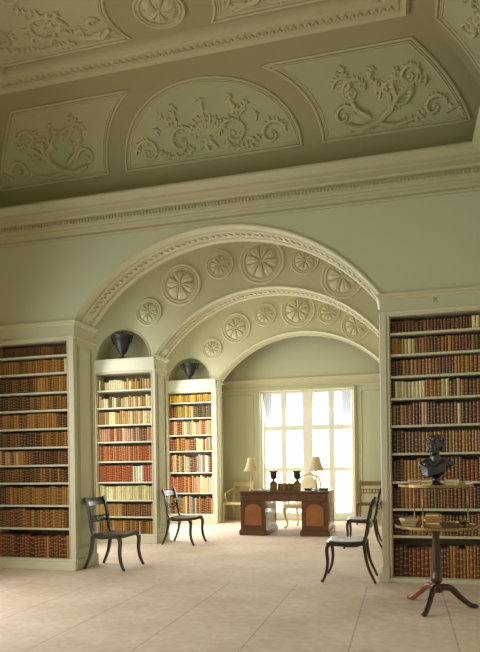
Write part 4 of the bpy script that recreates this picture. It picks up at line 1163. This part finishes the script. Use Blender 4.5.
# ------------------------------------------------------------------ bust
bu = thing('bronze_bust', 'dark bronze bust of a curly-haired draped figure on the upper tier', 'bust', (.25, 5.25, U1))
BX, BY, BZ = .25, 5.25, U1
b = MB().m(M['bronze'])
def bl(c, r, n=16, m=12, rot=None): b.blob((BX+c[0], BY+c[1], BZ+c[2]), r, n, m, rot)
b.lathe([(.05, 0), (.05, .012), (.036, .02), (.024, .035), (.022, .05), (.034, .065), (.045, .085)], (BX, BY, BZ), 18)
bl((0, 0, .135), (.085, .055, .075)); bl((-.06, .0, .165), (.062, .05, .05)); bl((.06, .005, .170), (.062, .05, .045)); bl((-.105, .0, .16), (.03, .035, .035)); bl((.112, .0, .175), (.028, .032, .03))
bl((-.035, -.035, .125), (.05, .03, .055)); bl((.03, -.035, .13), (.05, .028, .05))
for k in range(7):   # drapery folds across the chest
    u = k/6
    b.tube([(BX-.12+.02*u, BY-.02, BZ+.165-.10*u), (BX-.06, BY-.055, BZ+.13-.06*u), (BX+.01, BY-.06, BZ+.145-.055*u), (BX+.08-.01*u, BY-.045, BZ+.185-.07*u)], [.010, .013, .012, .008], 7)
b.tube([(BX+.0, BY+.005, BZ+.17), (BX-.002, BY-.002, BZ+.235), (BX-.005, BY-.01, BZ+.27)], [.048, .036, .036], 12)
hz = .315; rt = Matrix.Rotation(R(-25), 3, 'Z')
def hd(c, r, n=12, m=8):
    v = rt @ Vector(c); b.blob((BX-.002+v.x*1.12, BY-.012+v.y*1.12, BZ+hz+v.z*1.1), tuple(q*1.12 for q in r), n, m)
hd((0, 0, .008), (.050, .058, .062), 18, 12); hd((0, -.02, -.032), (.034, .038, .036), 14, 10)   # skull, jaw
hd((0, -.062, -.008), (.009, .014, .018)); hd((0, -.058, .008), (.006, .010, .014))   # nose
for s in (-1, 1):
    hd((s*.019, -.051, .018), (.017, .008, .005)); hd((s*.018, -.049, .008), (.008, .007, .006)); hd((s*.025, -.043, -.014), (.014, .012, .014)); hd((s*.052, .002, -.002), (.008, .013, .018))
hd((0, -.052, -.034), (.015, .009, .005)); hd((0, -.050, -.043), (.013, .009, .005)); hd((0, -.044, -.057), (.014, .013, .011))
rr = random.Random(4)
for k in range(70):   # curls
    q = rr.uniform(0, 2*PI); ph = rr.uniform(-.25, 1.45)
    v = (.056*math.cos(ph)*math.cos(q), .010+.062*math.cos(ph)*math.sin(q), .016+.060*math.sin(ph))
    if v[1] < -.03 and v[2] < .045: continue
    hd(v, (rr.uniform(.010, .016),)*3, 7, 5)
for s in (-1, 1): hd((s*.062, -.0, .045), (.018, .012, .010)); hd((s*.055, .01, -.03), (.014, .014, .02))
ob = b.build('bust_figure', parent=bu, fix=False)
rm = ob.modifiers.new('remesh', 'REMESH'); rm.mode = 'VOXEL'; rm.voxel_size = .0042; rm.use_smooth_shade = True

# ------------------------------------------------------------------ exterior
struct(MB().m(M['ground']).box(-30, 30, 12.93, 60, -.4, -.3).build('ground'))
tag(bpy.data.objects['ground'], kind='structure')

# ------------------------------------------------------------------ light
w = bpy.data.worlds.new('sky'); bpy.context.scene.world = w; w.use_nodes = True
bg = w.node_tree.nodes['Background']; bg.inputs[0].default_value = (.90, .95, 1.0, 1); bg.inputs[1].default_value = 1.6
def area(name, loc, rot, sx, sy, power, col=(1, .97, .9)):
    l = bpy.data.lights.new(name, 'AREA'); l.shape = 'RECTANGLE'; l.size = sx; l.size_y = sy; l.energy = power; l.color = col
    o = bpy.data.objects.new(name, l); C.objects.link(o); o.location = loc; o.rotation_euler = rot; return o
LC = (1, .985, .965)
for i, (a, c) in enumerate(WIN):      # daylight entering the side windows of the main room
    area('daylight', (WL-.12, (a+c)/2, 1.75), (0, R(-65), 0), 2.4, 1.2, (38, 60, 82)[i], LC)
for i, (a, c) in enumerate(BWIN):
    area('daylight', (BW[0]-.08, (a+c)/2, 1.85), (0, R(-70), 0), 2.6, c-a-.05, (46, 112)[i], LC)
area('daylight', ((wx0+wx1)/2, Y4+.34, 1.45), (R(-75), 0, 0), 1.9, 2.5, 150, LC)

# ------------------------------------------------------------------ camera
F, TH, RO_, V0 = 613.09, .2611, .01432, 463.59
cam = bpy.data.cameras.new('camera'); co = bpy.data.objects.new('camera', cam); C.objects.link(co)
cam.sensor_fit = 'HORIZONTAL'; cam.sensor_width = 36; cam.lens = F*36/480
cam.shift_y = (V0-326)/480; cam.clip_start = .05; cam.clip_end = 200
co.location = (0, 0, 1.2)
co.rotation_euler = (Matrix.Rotation(TH, 3, 'Z') @ Matrix.Rotation(PI/2, 3, 'X') @ Matrix.Rotation(-RO_, 3, 'Z')).to_euler()
sc = bpy.context.scene; sc.camera = co
sc.view_settings.view_transform = 'Standard'; sc.view_settings.look = 'None'; sc.view_settings.exposure = 0; sc.view_settings.gamma = 1
sc.view_settings.use_curve_mapping = False
sc.cycles.max_bounces = 8; sc.cycles.diffuse_bounces = 6; sc.cycles.use_denoising = True
sc.cycles.sample_clamp_indirect = 6
